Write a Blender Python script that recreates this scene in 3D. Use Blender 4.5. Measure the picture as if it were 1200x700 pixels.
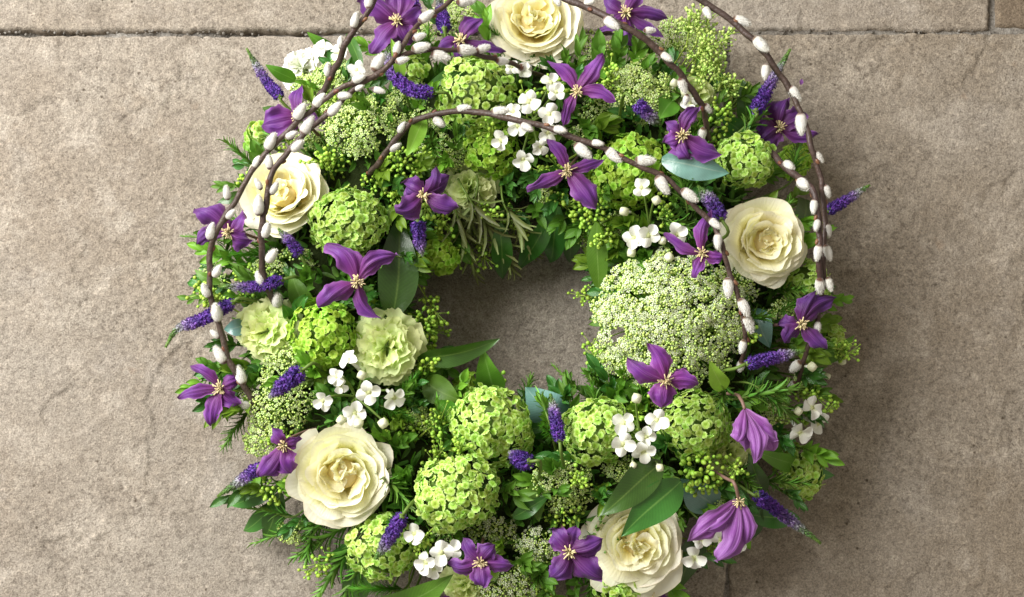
import bpy, math, random
import numpy as np
from mathutils import Vector, Matrix, noise
for o in list(bpy.data.objects): bpy.data.objects.remove(o, do_unlink=True)
S = bpy.context.scene
C = S.collection
rng = np.random.default_rng(11)
random.seed(5)
PI = math.pi

# ------------------------------------------------------------------ camera
TILT = math.radians(11); D = 1.5; LENS = 62.07
cd = bpy.data.cameras.new('camera'); cam = bpy.data.objects.new('camera', cd); C.objects.link(cam)
cam.location = (0, -D*math.sin(TILT), D*math.cos(TILT)); cam.rotation_euler = (TILT, 0, 0)
cd.lens = LENS; cd.sensor_width = 36; cd.clip_start = 0.05; cd.clip_end = 50
S.camera = cam
# ------------------------------------------------------------------ light
W = bpy.data.worlds.new('World'); S.world = W; W.use_nodes = True
bg = W.node_tree.nodes['Background']; bg.inputs[0].default_value = (1.0, 0.89, 0.74, 1); bg.inputs[1].default_value = 0.48
ld = bpy.data.lights.new('window_light', 'AREA'); ld.shape = 'RECTANGLE'; ld.size = 1.35; ld.size_y = 1.35
ld.energy = 120; ld.color = (1.0, 0.99, 0.972)
lamp = bpy.data.objects.new('window_light', ld); C.objects.link(lamp)
lamp.location = (-1.35, 0.72, 1.38)
lamp.rotation_euler = (Vector((0.05, 0, 0)) - lamp.location).to_track_quat('-Z', 'Y').to_euler()
S.view_settings.view_transform = 'Standard'; S.view_settings.look = 'None'
S.view_settings.exposure = 0.0; S.view_settings.gamma = 1.0

# ------------------------------------------------------------------ photo geometry
RV = Vector((1, 0, 0)); UV = Vector((0, math.cos(TILT), math.sin(TILT))); BV = Vector((0, -math.sin(TILT), math.cos(TILT)))
CL = Vector(cam.location)
def w(px, py, z=0.0):
    k = 18/LENS/600
    d = RV*((px-600)*k) + UV*((350-py)*k) - BV
    t = (z - CL.z)/d.z
    return CL + d*t
PX = 0.000685
RC = 0.160                                   # radius of the ring's core circle
C0 = w(600, 366, 0.04); C0.z = 0
def H(p):                                    # height of the wreath's leafy skin
    r = math.hypot(p.x-C0.x, p.y-C0.y)
    q = 1-((r-RC)/0.098)**2
    return 0.035+0.062*math.sqrt(max(q, 0))
def ws(px, py, dz=0.0):                      # a pixel on that skin, lifted by dz
    p = w(px, py, 0.08)
    for _ in range(8): p = w(px, py, H(p)+dz)
    return p
def core(p):
    a = math.atan2(p.y-C0.y, p.x-C0.x)
    return Vector((C0.x+RC*math.cos(a), C0.y+RC*math.sin(a), 0.035))
def face(tx, ty):
    m = min(tx*tx+ty*ty, 0.97)
    return (RV*tx - UV*ty + BV*math.sqrt(1-m)).normalized()
def frame(loc, n, roll=0.0, s=1.0):
    n = Vector(n).normalized()
    x = RV - n*RV.dot(n)
    if x.length < 1e-3: x = UV - n*UV.dot(n)
    x.normalize(); y = n.cross(x)
    xx = x*math.cos(roll)+y*math.sin(roll); yy = n.cross(xx)
    M = Matrix(((xx.x*s, yy.x*s, n.x*s, loc[0]), (xx.y*s, yy.y*s, n.y*s, loc[1]), (xx.z*s, yy.z*s, n.z*s, loc[2]), (0, 0, 0, 1)))
    return M
def aim(loc, d, s=1.0, roll=0.0):            # matrix whose local Z runs along d
    return frame(loc, d, roll, s)

# ------------------------------------------------------------------ mesh helpers
HEADS = []                                   # big flower heads that small greenery keeps out of
class MB:
    def __init__(s): s.v = []; s.f = []; s.a = []; s.n = 0
    def add(s, v, f, a):
        v = np.asarray(v, float).reshape(-1, 3); a = np.asarray(a, float).reshape(-1, 3)
        s.v.append(v); s.a.append(a)
        for fa in f:
            fa = np.asarray(fa, int)
            if fa.size: s.f.append(fa + s.n)
        s.n += len(v)
    def mesh(s, name, mat, origin=None, smooth=True):
        v = np.concatenate(s.v); a = np.concatenate(s.a)
        if origin is not None: v = v - np.array(origin)
        me = bpy.data.meshes.new(name)
        nl = sum(f.size for f in s.f); nf = sum(len(f) for f in s.f)
        me.vertices.add(len(v)); me.vertices.foreach_set('co', v.astype(np.float32).ravel())
        me.loops.add(nl); me.polygons.add(nf)
        me.loops.foreach_set('vertex_index', np.concatenate([f.ravel() for f in s.f]).astype(np.int32))
        tot = np.concatenate([np.full(len(f), f.shape[1]) for f in s.f])
        st = np.concatenate([[0], np.cumsum(tot)[:-1]])
        me.polygons.foreach_set('loop_start', st.astype(np.int32))
        me.polygons.foreach_set('loop_total', tot.astype(np.int32))
        me.polygons.foreach_set('use_smooth', np.full(nf, smooth))
        at = me.attributes.new('col', 'FLOAT_COLOR', 'POINT')
        at.data.foreach_set('color', np.concatenate([a, np.ones((len(a), 1))], 1).astype(np.float32).ravel())
        me.update(calc_edges=True); me.validate()
        me.materials.append(M[mat])
        return me
def grid_faces(nu, nv, wrap=False):
    i = np.arange(nu-1)[:, None]; j = np.arange(nv if wrap else nv-1)[None, :]
    j2 = (j+1) % nv
    return np.stack([i*nv+j, i*nv+j2, (i+1)*nv+j2, (i+1)*nv+j], -1).reshape(-1, 4)
def sheet(nu, nv, fn, rnd=0.0):
    U, V = np.meshgrid(np.linspace(0, 1, nu), np.linspace(-1, 1, nv), indexing='ij')
    P = fn(U, V)
    a = np.stack([U, np.full_like(U, rnd), (V+1)/2], -1)
    return P.reshape(-1, 3), [grid_faces(nu, nv)], a.reshape(-1, 3)
def catmull(pts, n):
    P = [Vector(p) for p in pts]; P = [P[0]*2-P[1]] + P + [P[-1]*2-P[-2]]
    out = []
    for i in range(1, len(P)-2):
        for k in range(n):
            t = k/n; a, b, c, d = P[i-1:i+3]
            out.append(0.5*((2*b)+(c-a)*t+(2*a-5*b+4*c-d)*t*t+(3*b-a-3*c+d)*t**3))
    out.append(P[-2]); return out
def tube(mb, path, r0, r1, seg=6, rnd=0.0, bump=0.0):
    n = len(path); vs = []; at = []
    pn = None
    for i, p in enumerate(path):
        t = (path[min(i+1, n-1)]-path[max(i-1, 0)])
        t = t.normalized() if t.length > 1e-9 else Vector((0, 0, 1))
        if pn is None: pn = t.orthogonal().normalized()
        pn = (pn - t*pn.dot(t)).normalized(); b = t.cross(pn)
        r = r0+(r1-r0)*i/(n-1)
        for k in range(seg):
            a = 2*PI*k/seg; q = r*(1+bump*noise.noise(Vector((i*0.35, k*0.9, rnd*50))))
            vs.append(p+pn*math.cos(a)*q+b*math.sin(a)*q); at.append((i/(n-1), rnd, k/seg))
    vs += [path[0], path[-1]]; at += [(0, rnd, 0), (1, rnd, 0)]
    m = n*seg
    f3 = [(m, (k+1) % seg, k) for k in range(seg)]+[(m+1, m-seg+k, m-seg+(k+1) % seg) for k in range(seg)]
    mb.add([tuple(v) for v in vs], [grid_faces(n, seg, True), np.array(f3)], at)
def scatter(mb, tv, tf, ta, mats, rnds, us=None):   # many small pieces into one mesh
    tv = np.asarray(tv, float); ta = np.asarray(ta, float)
    A = np.array([[list(r) for r in m] for m in mats])
    v = np.einsum('mij,nj->mni', A[:, :3, :3], tv)+A[:, None, :3, 3]
    a = np.repeat(ta[None], len(mats), 0).copy(); a[:, :, 1] = np.asarray(rnds)[:, None]
    if us is not None: a[:, :, 0] = np.asarray(us)[:, None]
    f = [np.concatenate([fa+i*len(tv) for i in range(len(mats))]) for fa in (np.asarray(x, int) for x in tf)]
    mb.add(v.reshape(-1, 3), f, a.reshape(-1, 3))
def blob(seg=7, rings=5):                    # unit ovoid, local Z
    th = np.linspace(0.02, PI-0.02, rings); ph = np.arange(seg)*2*PI/seg
    T, Pp = np.meshgrid(th, ph, indexing='ij')
    v = np.stack([np.sin(T)*np.cos(Pp), np.sin(T)*np.sin(Pp), -np.cos(T)], -1).reshape(-1, 3)
    a = np.stack([T/PI, T*0, Pp/6.3], -1).reshape(-1, 3)
    return v, [grid_faces(rings, seg, True)], a

# ------------------------------------------------------------------ things
def tag(o, label, cat, group=None, kind=None):
    if label: o['label'] = label
    if cat: o['category'] = cat
    if group: o['group'] = group
    if kind: o['kind'] = kind
    return o
def thing(name, label, cat, loc, group=None):
    o = bpy.data.objects.new(name, None); C.objects.link(o); o.empty_display_size = 0.01
    o.location = loc; return tag(o, label, cat, group)
def part(t, name, mb, mat, kind=None, smooth=True):
    o = bpy.data.objects.new(name, mb.mesh(name, mat, t.location, smooth)); C.objects.link(o); o.parent = t
    if kind: o['kind'] = kind
    return o
def shared(t, name, me, Mw, sub=False):      # mesh data shared between alike pieces
    o = bpy.data.objects.new(name, me); C.objects.link(o); o.parent = t
    o.matrix_basis = Mw if sub else Matrix.Translation(-Vector(t.location)) @ Mw
    return o
def stem(t, p, n, r=0.0016, mat='stem', name='stem', back=0.03):
    mb = MB(); n = Vector(n); q = core(p)
    m = p - n*back
    if m.z < 0.02: m.z = 0.02
    tube(mb, catmull([p, p-n*back*0.5, m.lerp(q, 0.35), q], 4), r, r, 6)
    return part(t, name, mb, mat)

# ------------------------------------------------------------------ materials
M = {}
def nodes(name):
    m = bpy.data.materials.new(name); m.use_nodes = True; M[name] = m
    nt = m.node_tree; return m, nt, nt.nodes, nt.links, nt.nodes['Principled BSDF'], nt.nodes['Material Output']
def ramp(N, stops, interp='LINEAR'):
    r = N.new('ShaderNodeValToRGB'); r.color_ramp.interpolation = interp; e = r.color_ramp.elements
    while len(e) < len(stops): e.new(0.5)
    for k, (p, c) in enumerate(stops): e[k].position = p; e[k].color = (*c, 1)
    return r
def petal_mat(name, stops, rough=0.5, trans=0.3, tcol=None, veins=None, var=0.18, noise_s=260, nz=0.18, spec=0.3, bump=0.15, sheen=0.0, axis=0, bscale=None, streak=0, sidev=0):
    m, nt, N, L, b, out = nodes(name)
    at = N.new('ShaderNodeAttribute'); at.attribute_name = 'col'
    sp = N.new('ShaderNodeSeparateColor'); L.new(at.outputs['Color'], sp.inputs[0])
    r = ramp(N, stops); L.new(sp.outputs[axis], r.inputs[0]); col = r.outputs[0]
    tc = N.new('ShaderNodeTexCoord'); vec = tc.outputs['Object']
    if streak:                               # fine striations running from base to tip
        cx = N.new('ShaderNodeCombineXYZ')
        for k, (o_, f_) in enumerate([(2, streak), (0, 2.6), (1, 37.0)]):
            m_ = N.new('ShaderNodeMath'); m_.operation = 'MULTIPLY'; m_.inputs[1].default_value = f_; L.new(sp.outputs[o_], m_.inputs[0]); L.new(m_.outputs[0], cx.inputs[k])
        vec = cx.outputs[0]; noise_s = 1.0; bscale = 1.4
    if veins:                                # lengthwise stripes of pigment across the blade
        vc, k, amt, edges = veins
        vr = ramp(N, edges); L.new(sp.outputs[2], vr.inputs[0])
        mx = N.new('ShaderNodeMix'); mx.data_type = 'RGBA'; mx.inputs[7].default_value = (*vc, 1)
        ml = N.new('ShaderNodeMath'); ml.operation = 'MULTIPLY'; ml.inputs[1].default_value = amt
        L.new(vr.outputs[0], ml.inputs[0]); L.new(ml.outputs[0], mx.inputs[0]); L.new(col, mx.inputs[6]); col = mx.outputs[2]
    nz_ = N.new('ShaderNodeTexNoise'); nz_.inputs['Scale'].default_value = noise_s; nz_.inputs['Detail'].default_value = 4
    L.new(vec, nz_.inputs['Vector'])
    ad = N.new('ShaderNodeMath'); ad.operation = 'MULTIPLY_ADD'; ad.inputs[1].default_value = nz; ad.inputs[2].default_value = 1-nz/2
    L.new(nz_.outputs[0], ad.inputs[0])
    a2 = N.new('ShaderNodeMath'); a2.operation = 'MULTIPLY_ADD'; a2.inputs[1].default_value = var; a2.inputs[2].default_value = -var/2
    L.new(sp.outputs[1], a2.inputs[0])
    a3 = N.new('ShaderNodeMath'); a3.operation = 'ADD'; L.new(ad.outputs[0], a3.inputs[0]); L.new(a2.outputs[0], a3.inputs[1])
    val = a3.outputs[0]
    if sidev:                                # side veins slanting off the midrib
        m1 = N.new('ShaderNodeMath'); m1.operation = 'SUBTRACT'; m1.inputs[1].default_value = .5; L.new(sp.outputs[2], m1.inputs[0])
        m2 = N.new('ShaderNodeMath'); m2.operation = 'ABSOLUTE'; L.new(m1.outputs[0], m2.inputs[0])
        m3 = N.new('ShaderNodeMath'); m3.operation = 'MULTIPLY'; m3.inputs[1].default_value = -26; L.new(m2.outputs[0], m3.inputs[0])
        m4 = N.new('ShaderNodeMath'); m4.operation = 'MULTIPLY_ADD'; m4.inputs[1].default_value = 75; L.new(sp.outputs[0], m4.inputs[0]); L.new(m3.outputs[0], m4.inputs[2])
        m5 = N.new('ShaderNodeMath'); m5.operation = 'SINE'; L.new(m4.outputs[0], m5.inputs[0])
        m6 = N.new('ShaderNodeMath'); m6.operation = 'POWER'; m6.inputs[1].default_value = 6; L.new(m5.outputs[0], m6.inputs[0])
        m7 = N.new('ShaderNodeMath'); m7.operation = 'MULTIPLY_ADD'; m7.inputs[1].default_value = sidev; L.new(m6.outputs[0], m7.inputs[0]); L.new(val, m7.inputs[2]); val = m7.outputs[0]
    hs = N.new('ShaderNodeHueSaturation'); L.new(val, hs.inputs['Value']); L.new(col, hs.inputs['Color'])
    hv = N.new('ShaderNodeMath'); hv.operation = 'MULTIPLY_ADD'; hv.inputs[1].default_value = 0.035; hv.inputs[2].default_value = 0.4825
    L.new(sp.outputs[1], hv.inputs[0]); L.new(hv.outputs[0], hs.inputs['Hue'])
    L.new(hs.outputs[0], b.inputs['Base Color'])
    b.inputs['Roughness'].default_value = rough; b.inputs['Specular IOR Level'].default_value = spec
    if sheen: b.inputs['Sheen Weight'].default_value = sheen; b.inputs['Sheen Roughness'].default_value = 0.4
    if bump:
        bn = N.new('ShaderNodeTexNoise'); bn.inputs['Scale'].default_value = bscale or noise_s*3; bn.inputs['Detail'].default_value = 3
        L.new(vec, bn.inputs['Vector'])
        bp = N.new('ShaderNodeBump'); bp.inputs['Strength'].default_value = bump; bp.inputs['Distance'].default_value = 0.001
        L.new(bn.outputs[0], bp.inputs['Height']); L.new(bp.outputs[0], b.inputs['Normal'])
    if trans:
        tr = N.new('ShaderNodeBsdfTranslucent')
        if tcol: tr.inputs[0].default_value = (*tcol, 1)
        else: L.new(hs.outputs[0], tr.inputs[0])
        mx = N.new('ShaderNodeMixShader'); mx.inputs[0].default_value = trans
        L.new(b.outputs[0], mx.inputs[1]); L.new(tr.outputs[0], mx.inputs[2]); L.new(mx.outputs[0], out.inputs[0])
    return m
petal_mat('rose', streak=34, stops=[(0, (.90, .74, .17)), (.35, (.93, .83, .33)), (.65, (.95, .91, .54)), (1, (.96, .945, .75))], rough=0.5, trans=0.38, var=.08, nz=.14, bump=.5)
petal_mat('rose_outer', streak=34, stops=[(0, (.74, .74, .30)), (.3, (.93, .87, .50)), (.65, (.95, .92, .66)), (.96, (.96, .94, .79)), (1, (.92, .86, .66))], rough=0.5, trans=0.36, var=.08, nz=.14, bump=.5)
petal_mat('clematis', [(0, (.105, .008, .05)), (.25, (.108, .010, .115)), (.7, (.11, .021, .21)), (1, (.08, .014, .11))], 0.45, 0.24, var=.7, nz=.5, noise_s=150, bump=.6, streak=26,
          veins=((.34, .13, .40), 1, .75, [(0, (.75,)*3), (.12, (.25,)*3), (.36, (.05,)*3), (.42, (.4,)*3), (.47, (0,)*3), (.5, (.55,)*3), (.53, (0,)*3), (.58, (.4,)*3), (.64, (.05,)*3), (.88, (.25,)*3), (1, (.75,)*3)]), sheen=.15)
petal_mat('clematis_bell', [(0, (.13, .02, .12)), (.3, (.17, .035, .23)), (.8, (.20, .055, .30)), (1, (.22, .08, .28))], 0.4, 0.3, var=.4, nz=.4, noise_s=200, bump=.6, streak=26,
          veins=((.45, .24, .55), 1, .8, [(0, (.9,)*3), (.1, (.4,)*3), (.36, (.05,)*3), (.42, (.5,)*3), (.47, (0,)*3), (.5, (.6,)*3), (.53, (0,)*3), (.58, (.5,)*3), (.64, (.05,)*3), (.9, (.4,)*3), (1, (.9,)*3)]), sheen=.15)
petal_mat('stamen', [(0, (.55, .50, .24)), (.6, (.74, .66, .40)), (1, (.66, .52, .28))], .6, .15, var=.6)
petal_mat('veronica', [(0, (.085, .035, .25)), (.4, (.11, .045, .28)), (.58, (.22, .14, .36)), (.72, (.38, .38, .40)), (.82, (.14, .23, .08)), (1, (.12, .28, .03))], .55, .15, var=1.0, nz=.3, noise_s=500)
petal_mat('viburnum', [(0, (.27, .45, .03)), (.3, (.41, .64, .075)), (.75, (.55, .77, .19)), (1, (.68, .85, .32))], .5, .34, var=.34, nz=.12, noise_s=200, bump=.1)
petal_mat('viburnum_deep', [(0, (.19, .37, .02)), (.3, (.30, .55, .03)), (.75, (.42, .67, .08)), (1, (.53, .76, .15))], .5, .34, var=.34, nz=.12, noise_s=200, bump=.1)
petal_mat('umbel', [(0, (.38, .52, .12)), (.4, (.66, .76, .40)), (1, (.83, .87, .66))], .55, .25, var=.3, nz=.08)
petal_mat('umbel_green', [(0, (.34, .53, .06)), (.4, (.58, .74, .24)), (1, (.74, .84, .44))], .55, .25, var=.3, nz=.08)
petal_mat('bud', [(0, (.16, .31, .025)), (.6, (.30, .49, .05)), (1, (.40, .58, .09))], .4, 0, var=.4, nz=.2, noise_s=300)
petal_mat('bouvardia', [(0, (.66, .74, .36)), (.22, (.84, .85, .74)), (1, (.88, .88, .85))], .45, .25, var=.08, nz=.10, bump=.4, streak=12)
petal_mat('carnation', [(0, (.52, .68, .16)), (.5, (.70, .82, .30)), (1, (.82, .89, .47))], .55, .4, var=.12, nz=.1, noise_s=160)
petal_mat('carnation_white', [(0, (.50, .62, .22)), (.5, (.80, .83, .66)), (1, (.86, .87, .80))], .55, .3, var=.08, nz=.08, noise_s=160)
rib = lambda c, a: (c, 1, a, [(0, (0,)*3), (.46, (0,)*3), (.495, (1,)*3), (.505, (1,)*3), (.54, (0,)*3), (1, (0,)*3)])
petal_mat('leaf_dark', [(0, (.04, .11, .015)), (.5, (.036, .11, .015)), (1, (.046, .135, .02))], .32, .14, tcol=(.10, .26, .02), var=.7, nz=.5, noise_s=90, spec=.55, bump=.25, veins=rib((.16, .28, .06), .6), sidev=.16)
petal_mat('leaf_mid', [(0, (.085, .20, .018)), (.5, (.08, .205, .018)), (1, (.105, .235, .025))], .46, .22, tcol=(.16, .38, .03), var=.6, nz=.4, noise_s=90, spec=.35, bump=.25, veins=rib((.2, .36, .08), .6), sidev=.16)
petal_mat('leaf_fresh', [(0, (.125, .255, .02)), (1, (.165, .315, .028))], .4, .25, tcol=(.2, .45, .04), var=.5, nz=.3, noise_s=90, veins=rib((.25, .42, .1), .5), sidev=.16)
petal_mat('leaf_lime', [(0, (.18, .38, .04)), (1, (.24, .48, .05))], .4, .3, tcol=(.3, .55, .05), var=.4, nz=.2, noise_s=90, veins=rib((.4, .58, .16), .5), sidev=.16)
petal_mat('leaf_teal', [(0, (.09, .21, .16)), (.5, (.16, .30, .27)), (1, (.10, .24, .19))], .3, .08, var=.3, nz=.8, noise_s=55, spec=.6, bump=.4, veins=rib((.3, .42, .34), .6), sidev=.16)
petal_mat('needle', [(0, (.08, .19, .025)), (1, (.14, .30, .035))], .45, .15, var=.8, nz=.2)
petal_mat('needle_dry', [(0, (.12, .15, .04)), (1, (.26, .30, .10))], .45, .15, var=.8, nz=.2)
petal_mat('fern', [(0, (.06, .19, .012)), (1, (.10, .30, .02))], .5, .2, var=.6, nz=.2)
petal_mat('stem', [(0, (.10, .19, .03)), (1, (.12, .22, .04))], .5, 0, var=.3, nz=.3)
petal_mat('stalk_bright', [(0, (.28, .46, .05)), (1, (.42, .60, .11))], .5, .1, var=.4, nz=.2)
petal_mat('umbel_bud', [(0, (.32, .50, .06)), (1, (.58, .72, .22))], .5, .1, var=.5, nz=.1)
petal_mat('stem_brown', [(0, (.20, .13, .09)), (1, (.25, .16, .12))], .5, 0, var=.3, nz=.3)
petal_mat('bark', [(0, (.050, .032, .026)), (.5, (.058, .035, .028)), (1, (.055, .030, .025))], .5, 0, var=.3, nz=1.2, noise_s=170, bump=.8, bscale=420, spec=.4)
petal_mat('bud_scale', [(0, (.10, .04, .025)), (1, (.17, .07, .04))], .4, 0, var=.5, nz=.3)
petal_mat('catkin', [(0, (.10, .045, .025)), (.10, (.14, .07, .04)), (.2, (.72, .69, .62)), (.6, (.86, .85, .80)), (1, (.88, .86, .79))], .9, .15, var=.14, nz=.3, noise_s=420, bump=.6, bscale=900, spec=.1, sheen=.6)
petal_mat('moss', [(0, (.06, .15, .02)), (1, (.11, .25, .03))], .55, .2, var=1.0, nz=.3)
petal_mat('foam', [(0, (.02, .035, .01)), (1, (.03, .045, .012))], .9, 0, nz=.8, noise_s=160, bump=1, spec=.1)

def stone_mat(name, base, warm, seed):
    m, nt, N, L, b, out = nodes(name)
    tc = N.new('ShaderNodeTexCoord'); mp = N.new('ShaderNodeMapping'); mp.inputs['Location'].default_value = (seed, seed*.7, 0)
    L.new(tc.outputs['Object'], mp.inputs[0])
    def nz(s, d=6, r=.6):
        n = N.new('ShaderNodeTexNoise'); n.inputs['Scale'].default_value = s; n.inputs['Detail'].default_value = d; n.inputs['Roughness'].default_value = r
        L.new(mp.outputs[0], n.inputs['Vector']); return n.outputs[0]
    def mix(f, a, c, mode='MIX'):
        x = N.new('ShaderNodeMix'); x.data_type = 'RGBA'; x.blend_type = mode
        L.new(f, x.inputs[0]) if not isinstance(f, float) else setattr(x.inputs[0], 'default_value', f)
        L.new(a, x.inputs[6]) if not isinstance(a, tuple) else setattr(x.inputs[6], 'default_value', (*a, 1))
        L.new(c, x.inputs[7]) if not isinstance(c, tuple) else setattr(x.inputs[7], 'default_value', (*c, 1))
        return x.outputs[2]
    def rr(src, p0, p1):
        r = ramp(N, [(p0, (0,)*3), (p1, (1,)*3)]); L.new(src, r.inputs[0]); return r.outputs[0]
    big = nz(5.5, 5, .6); mid = nz(26, 6, .65); fine = nz(190, 6, .78); grit = nz(700, 4, .8)
    c = mix(rr(big, .38, .60), base, warm)
    c = mix(rr(mid, .50, .66), c, tuple(x*1.20 for x in base))
    pz = rr(nz(9, 6, .7), .55, .70); pm_ = N.new('ShaderNodeMath'); pm_.operation = 'MULTIPLY'; pm_.inputs[1].default_value = .6; L.new(pz, pm_.inputs[0])
    c = mix(pm_.outputs[0], c, (base[0]*1.22, base[1]*1.25, base[2]*1.32))
    d = rr(nz(15, 6, .75), .56, .72); dm = N.new('ShaderNodeMath'); dm.operation = 'MULTIPLY'; dm.inputs[1].default_value = .55; L.new(d, dm.inputs[0])
    c = mix(dm.outputs[0], c, tuple(x*.62 for x in warm))
    o_ = rr(nz(31, 3, .5), .70, .80); om = N.new('ShaderNodeMath'); om.operation = 'MULTIPLY'; om.inputs[1].default_value = .35; L.new(o_, om.inputs[0])
    c = mix(om.outputs[0], c, (.30, .17, .085))
    g = ramp(N, [(.40, (.60, .58, .56)), (.46, (.95, .95, .94)), (.54, (1.03, 1.03, 1.02)), (.60, (1.26, 1.25, 1.23))]); L.new(fine, g.inputs[0])
    sm_ = rr(nz(7, 4, .6), .36, .62); sq_ = N.new('ShaderNodeMath'); sq_.operation = 'MULTIPLY_ADD'; sq_.inputs[1].default_value = .6; sq_.inputs[2].default_value = .4; L.new(sm_, sq_.inputs[0])
    c = mix(sq_.outputs[0], c, g.outputs[0], 'MULTIPLY')
    g2 = ramp(N, [(.41, (.72, .71, .70)), (.48, (.98, .98, .98)), (.52, (1.02, 1.02, 1.02)), (.59, (1.24, 1.23, 1.22))]); L.new(grit, g2.inputs[0])
    c = mix(1.0, c, g2.outputs[0], 'MULTIPLY')
    vs = N.new('ShaderNodeTexVoronoi'); vs.inputs['Scale'].default_value = 620; L.new(mp.outputs[0], vs.inputs['Vector'])
    vsp = N.new('ShaderNodeSeparateColor'); L.new(vs.outputs['Color'], vsp.inputs[0])
    vr = ramp(N, [(0, (.74, .73, .72)), (.12, (.92, .92, .92)), (.85, (1.06, 1.06, 1.05)), (1, (1.22, 1.21, 1.19))]); L.new(vsp.outputs[0], vr.inputs[0])
    c = mix(.8, c, vr.outputs[0], 'MULTIPLY')
    vo = N.new('ShaderNodeTexVoronoi'); vo.inputs['Scale'].default_value = 70; vo.inputs['Randomness'].default_value = 1; L.new(mp.outputs[0], vo.inputs['Vector'])
    pit = ramp(N, [(.05, (.34, .31, .28)), (.12, (1, 1, 1))]); L.new(vo.outputs['Distance'], pit.inputs[0])
    gate = rr(nz(14, 2, .5), .50, .56)
    pm = mix(gate, (1, 1, 1), pit.outputs[0]); c = mix(1.0, c, pm, 'MULTIPLY')
    L.new(c, b.inputs['Base Color']); b.inputs['Roughness'].default_value = .92; b.inputs['Specular IOR Level'].default_value = .2
    ad = N.new('ShaderNodeMath'); ad.operation = 'MULTIPLY_ADD'; ad.inputs[1].default_value = .5; L.new(grit, ad.inputs[0]); L.new(fine, ad.inputs[2])
    bp = N.new('ShaderNodeBump'); bp.inputs['Strength'].default_value = 1.0; bp.inputs['Distance'].default_value = .0032
    L.new(ad.outputs[0], bp.inputs['Height'])
    b2 = N.new('ShaderNodeBump'); b2.inputs['Strength'].default_value = .35; b2.inputs['Distance'].default_value = .003
    L.new(mid, b2.inputs['Height']); L.new(bp.outputs[0], b2.inputs['Normal']); L.new(b2.outputs[0], b.inputs['Normal'])
stone_mat('stone_a', (.362, .320, .270), (.318, .270, .218), 1.3)
stone_mat('stone_b', (.342, .298, .245), (.285, .237, .182), 4.1)
stone_mat('stone_c', (.355, .312, .262), (.31, .262, .208), 7.7)
stone_mat('stone_d', (.24, .19, .135), (.21, .16, .115), 9.2)
stone_mat('mortar', (.33, .31, .28), (.20, .18, .155), 2.9)

# ------------------------------------------------------------------ stone floor
floor = bpy.data.objects.new('floor', None); C.objects.link(floor); tag(floor, 'worn buff sandstone paving under the wreath', 'floor', None, 'structure')
def slab(px0, py0, px1, py1, mat, seed, nx, ny, edge=0.0016):
    # corners on the ground plane from the joints; irregular arrises; bumpy worn top; real thickness
    c = [w(px0, py0), w(px1, py0), w(px1, py1), w(px0, py1)]
    v = []; a = []
    for j in range(ny):
        t = j/(ny-1)
        for i in range(nx):
            s = i/(nx-1)
            p = c[0].lerp(c[1], s).lerp(c[3].lerp(c[2], s), t)
            ex = min(s, 1-s)*(c[1]-c[0]).length; ey = min(t, 1-t)*(c[3]-c[0]).length
            q = Vector((p.x+seed, p.y-seed, 0))
            d = min(ex, ey)
            if d < 0.02:
                k = 1-d/0.02
                p.x += k*0.002*noise.noise(q*38)*(1 if ex < 0.02 else 0) + k*k*.0016*noise.noise(q*160)
                p.y += k*0.0014*noise.noise(q*24+Vector((9, 3, 1))) + k*k*(.0016*noise.noise(q*110+Vector((2, 7, 1)))+.0012*noise.noise(q*260))
            z = 0.0018*noise.noise(q*7)+0.0007*noise.noise(q*40)+0.0004*noise.noise(q*150)
            h = noise.noise(q*16+Vector((5, 5, 5)))
            h += .22*noise.noise(q*60)+.10*noise.noise(q*170)
            st = min(1, max(0, (h-.24)/.07)); z -= .0013*st*st*(3-2*st)     # shallow spalled hollows with a ledge
            h2 = noise.noise(q*5+Vector((1, 8, 2)))+.25*noise.noise(q*45); st = min(1, max(0, (h2-.1)/.05)); z -= .0010*st
            z -= 0.0045*max(0, 1-d/edge)**1.5
            v.append((p.x, p.y, z-0.001)); a.append((s, 0, t))
    f = [grid_faces(ny, nx)[:, ::-1]]
    n0 = len(v); rim = [i for i in range(nx)]+[j*nx+nx-1 for j in range(1, ny)]+[(ny-1)*nx+i for i in range(nx-2, -1, -1)]+[j*nx for j in range(ny-2, 0, -1)]
    for r in rim: v.append((v[r][0], v[r][1], -0.05)); a.append((0, 0, 0))
    k = len(rim); f.append(np.array([(rim[i], rim[(i+1) % k], n0+(i+1) % k, n0+i) for i in range(k)]))
    mb = MB(); mb.add(v, f, a)
    o = bpy.data.objects.new('paving_stone', mb.mesh('paving_stone', mat)); C.objects.link(o); o.parent = floor
slab(-260, 40, 851, 1010, 'stone_a', 0.0, 520, 450)
slab(855, 38, 1500, 1010, 'stone_b', 3.1, 310, 450)
slab(-260, -330, 1161, 35.8, 'stone_c', 6.7, 560, 150)
slab(1167, -330, 1500, 32, 'stone_d', 9.9, 90, 110)
mb = MB(); v = []; a = []; nx, ny = 240, 190
p0 = w(-255, -325); p1 = w(1495, 1005)
for j in range(ny):
    for i in range(nx):
        x = p0.x+(p1.x-p0.x)*i/(nx-1); y = p0.y+(p1.y-p0.y)*j/(ny-1)
        q = Vector((x, y, 0)); h = noise.noise(q*11)
        v.append((x, y, min((-0.0105 if x < .1 else -.0052)+0.006*h+0.003*noise.noise(q*70), -.0045))); a.append((0, 0, 0))
mb.add(v, [grid_faces(ny, nx)[:, ::-1]], a)
o = bpy.data.objects.new('mortar_bed', mb.mesh('mortar_bed', 'mortar')); C.objects.link(o); o.parent = floor

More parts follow.
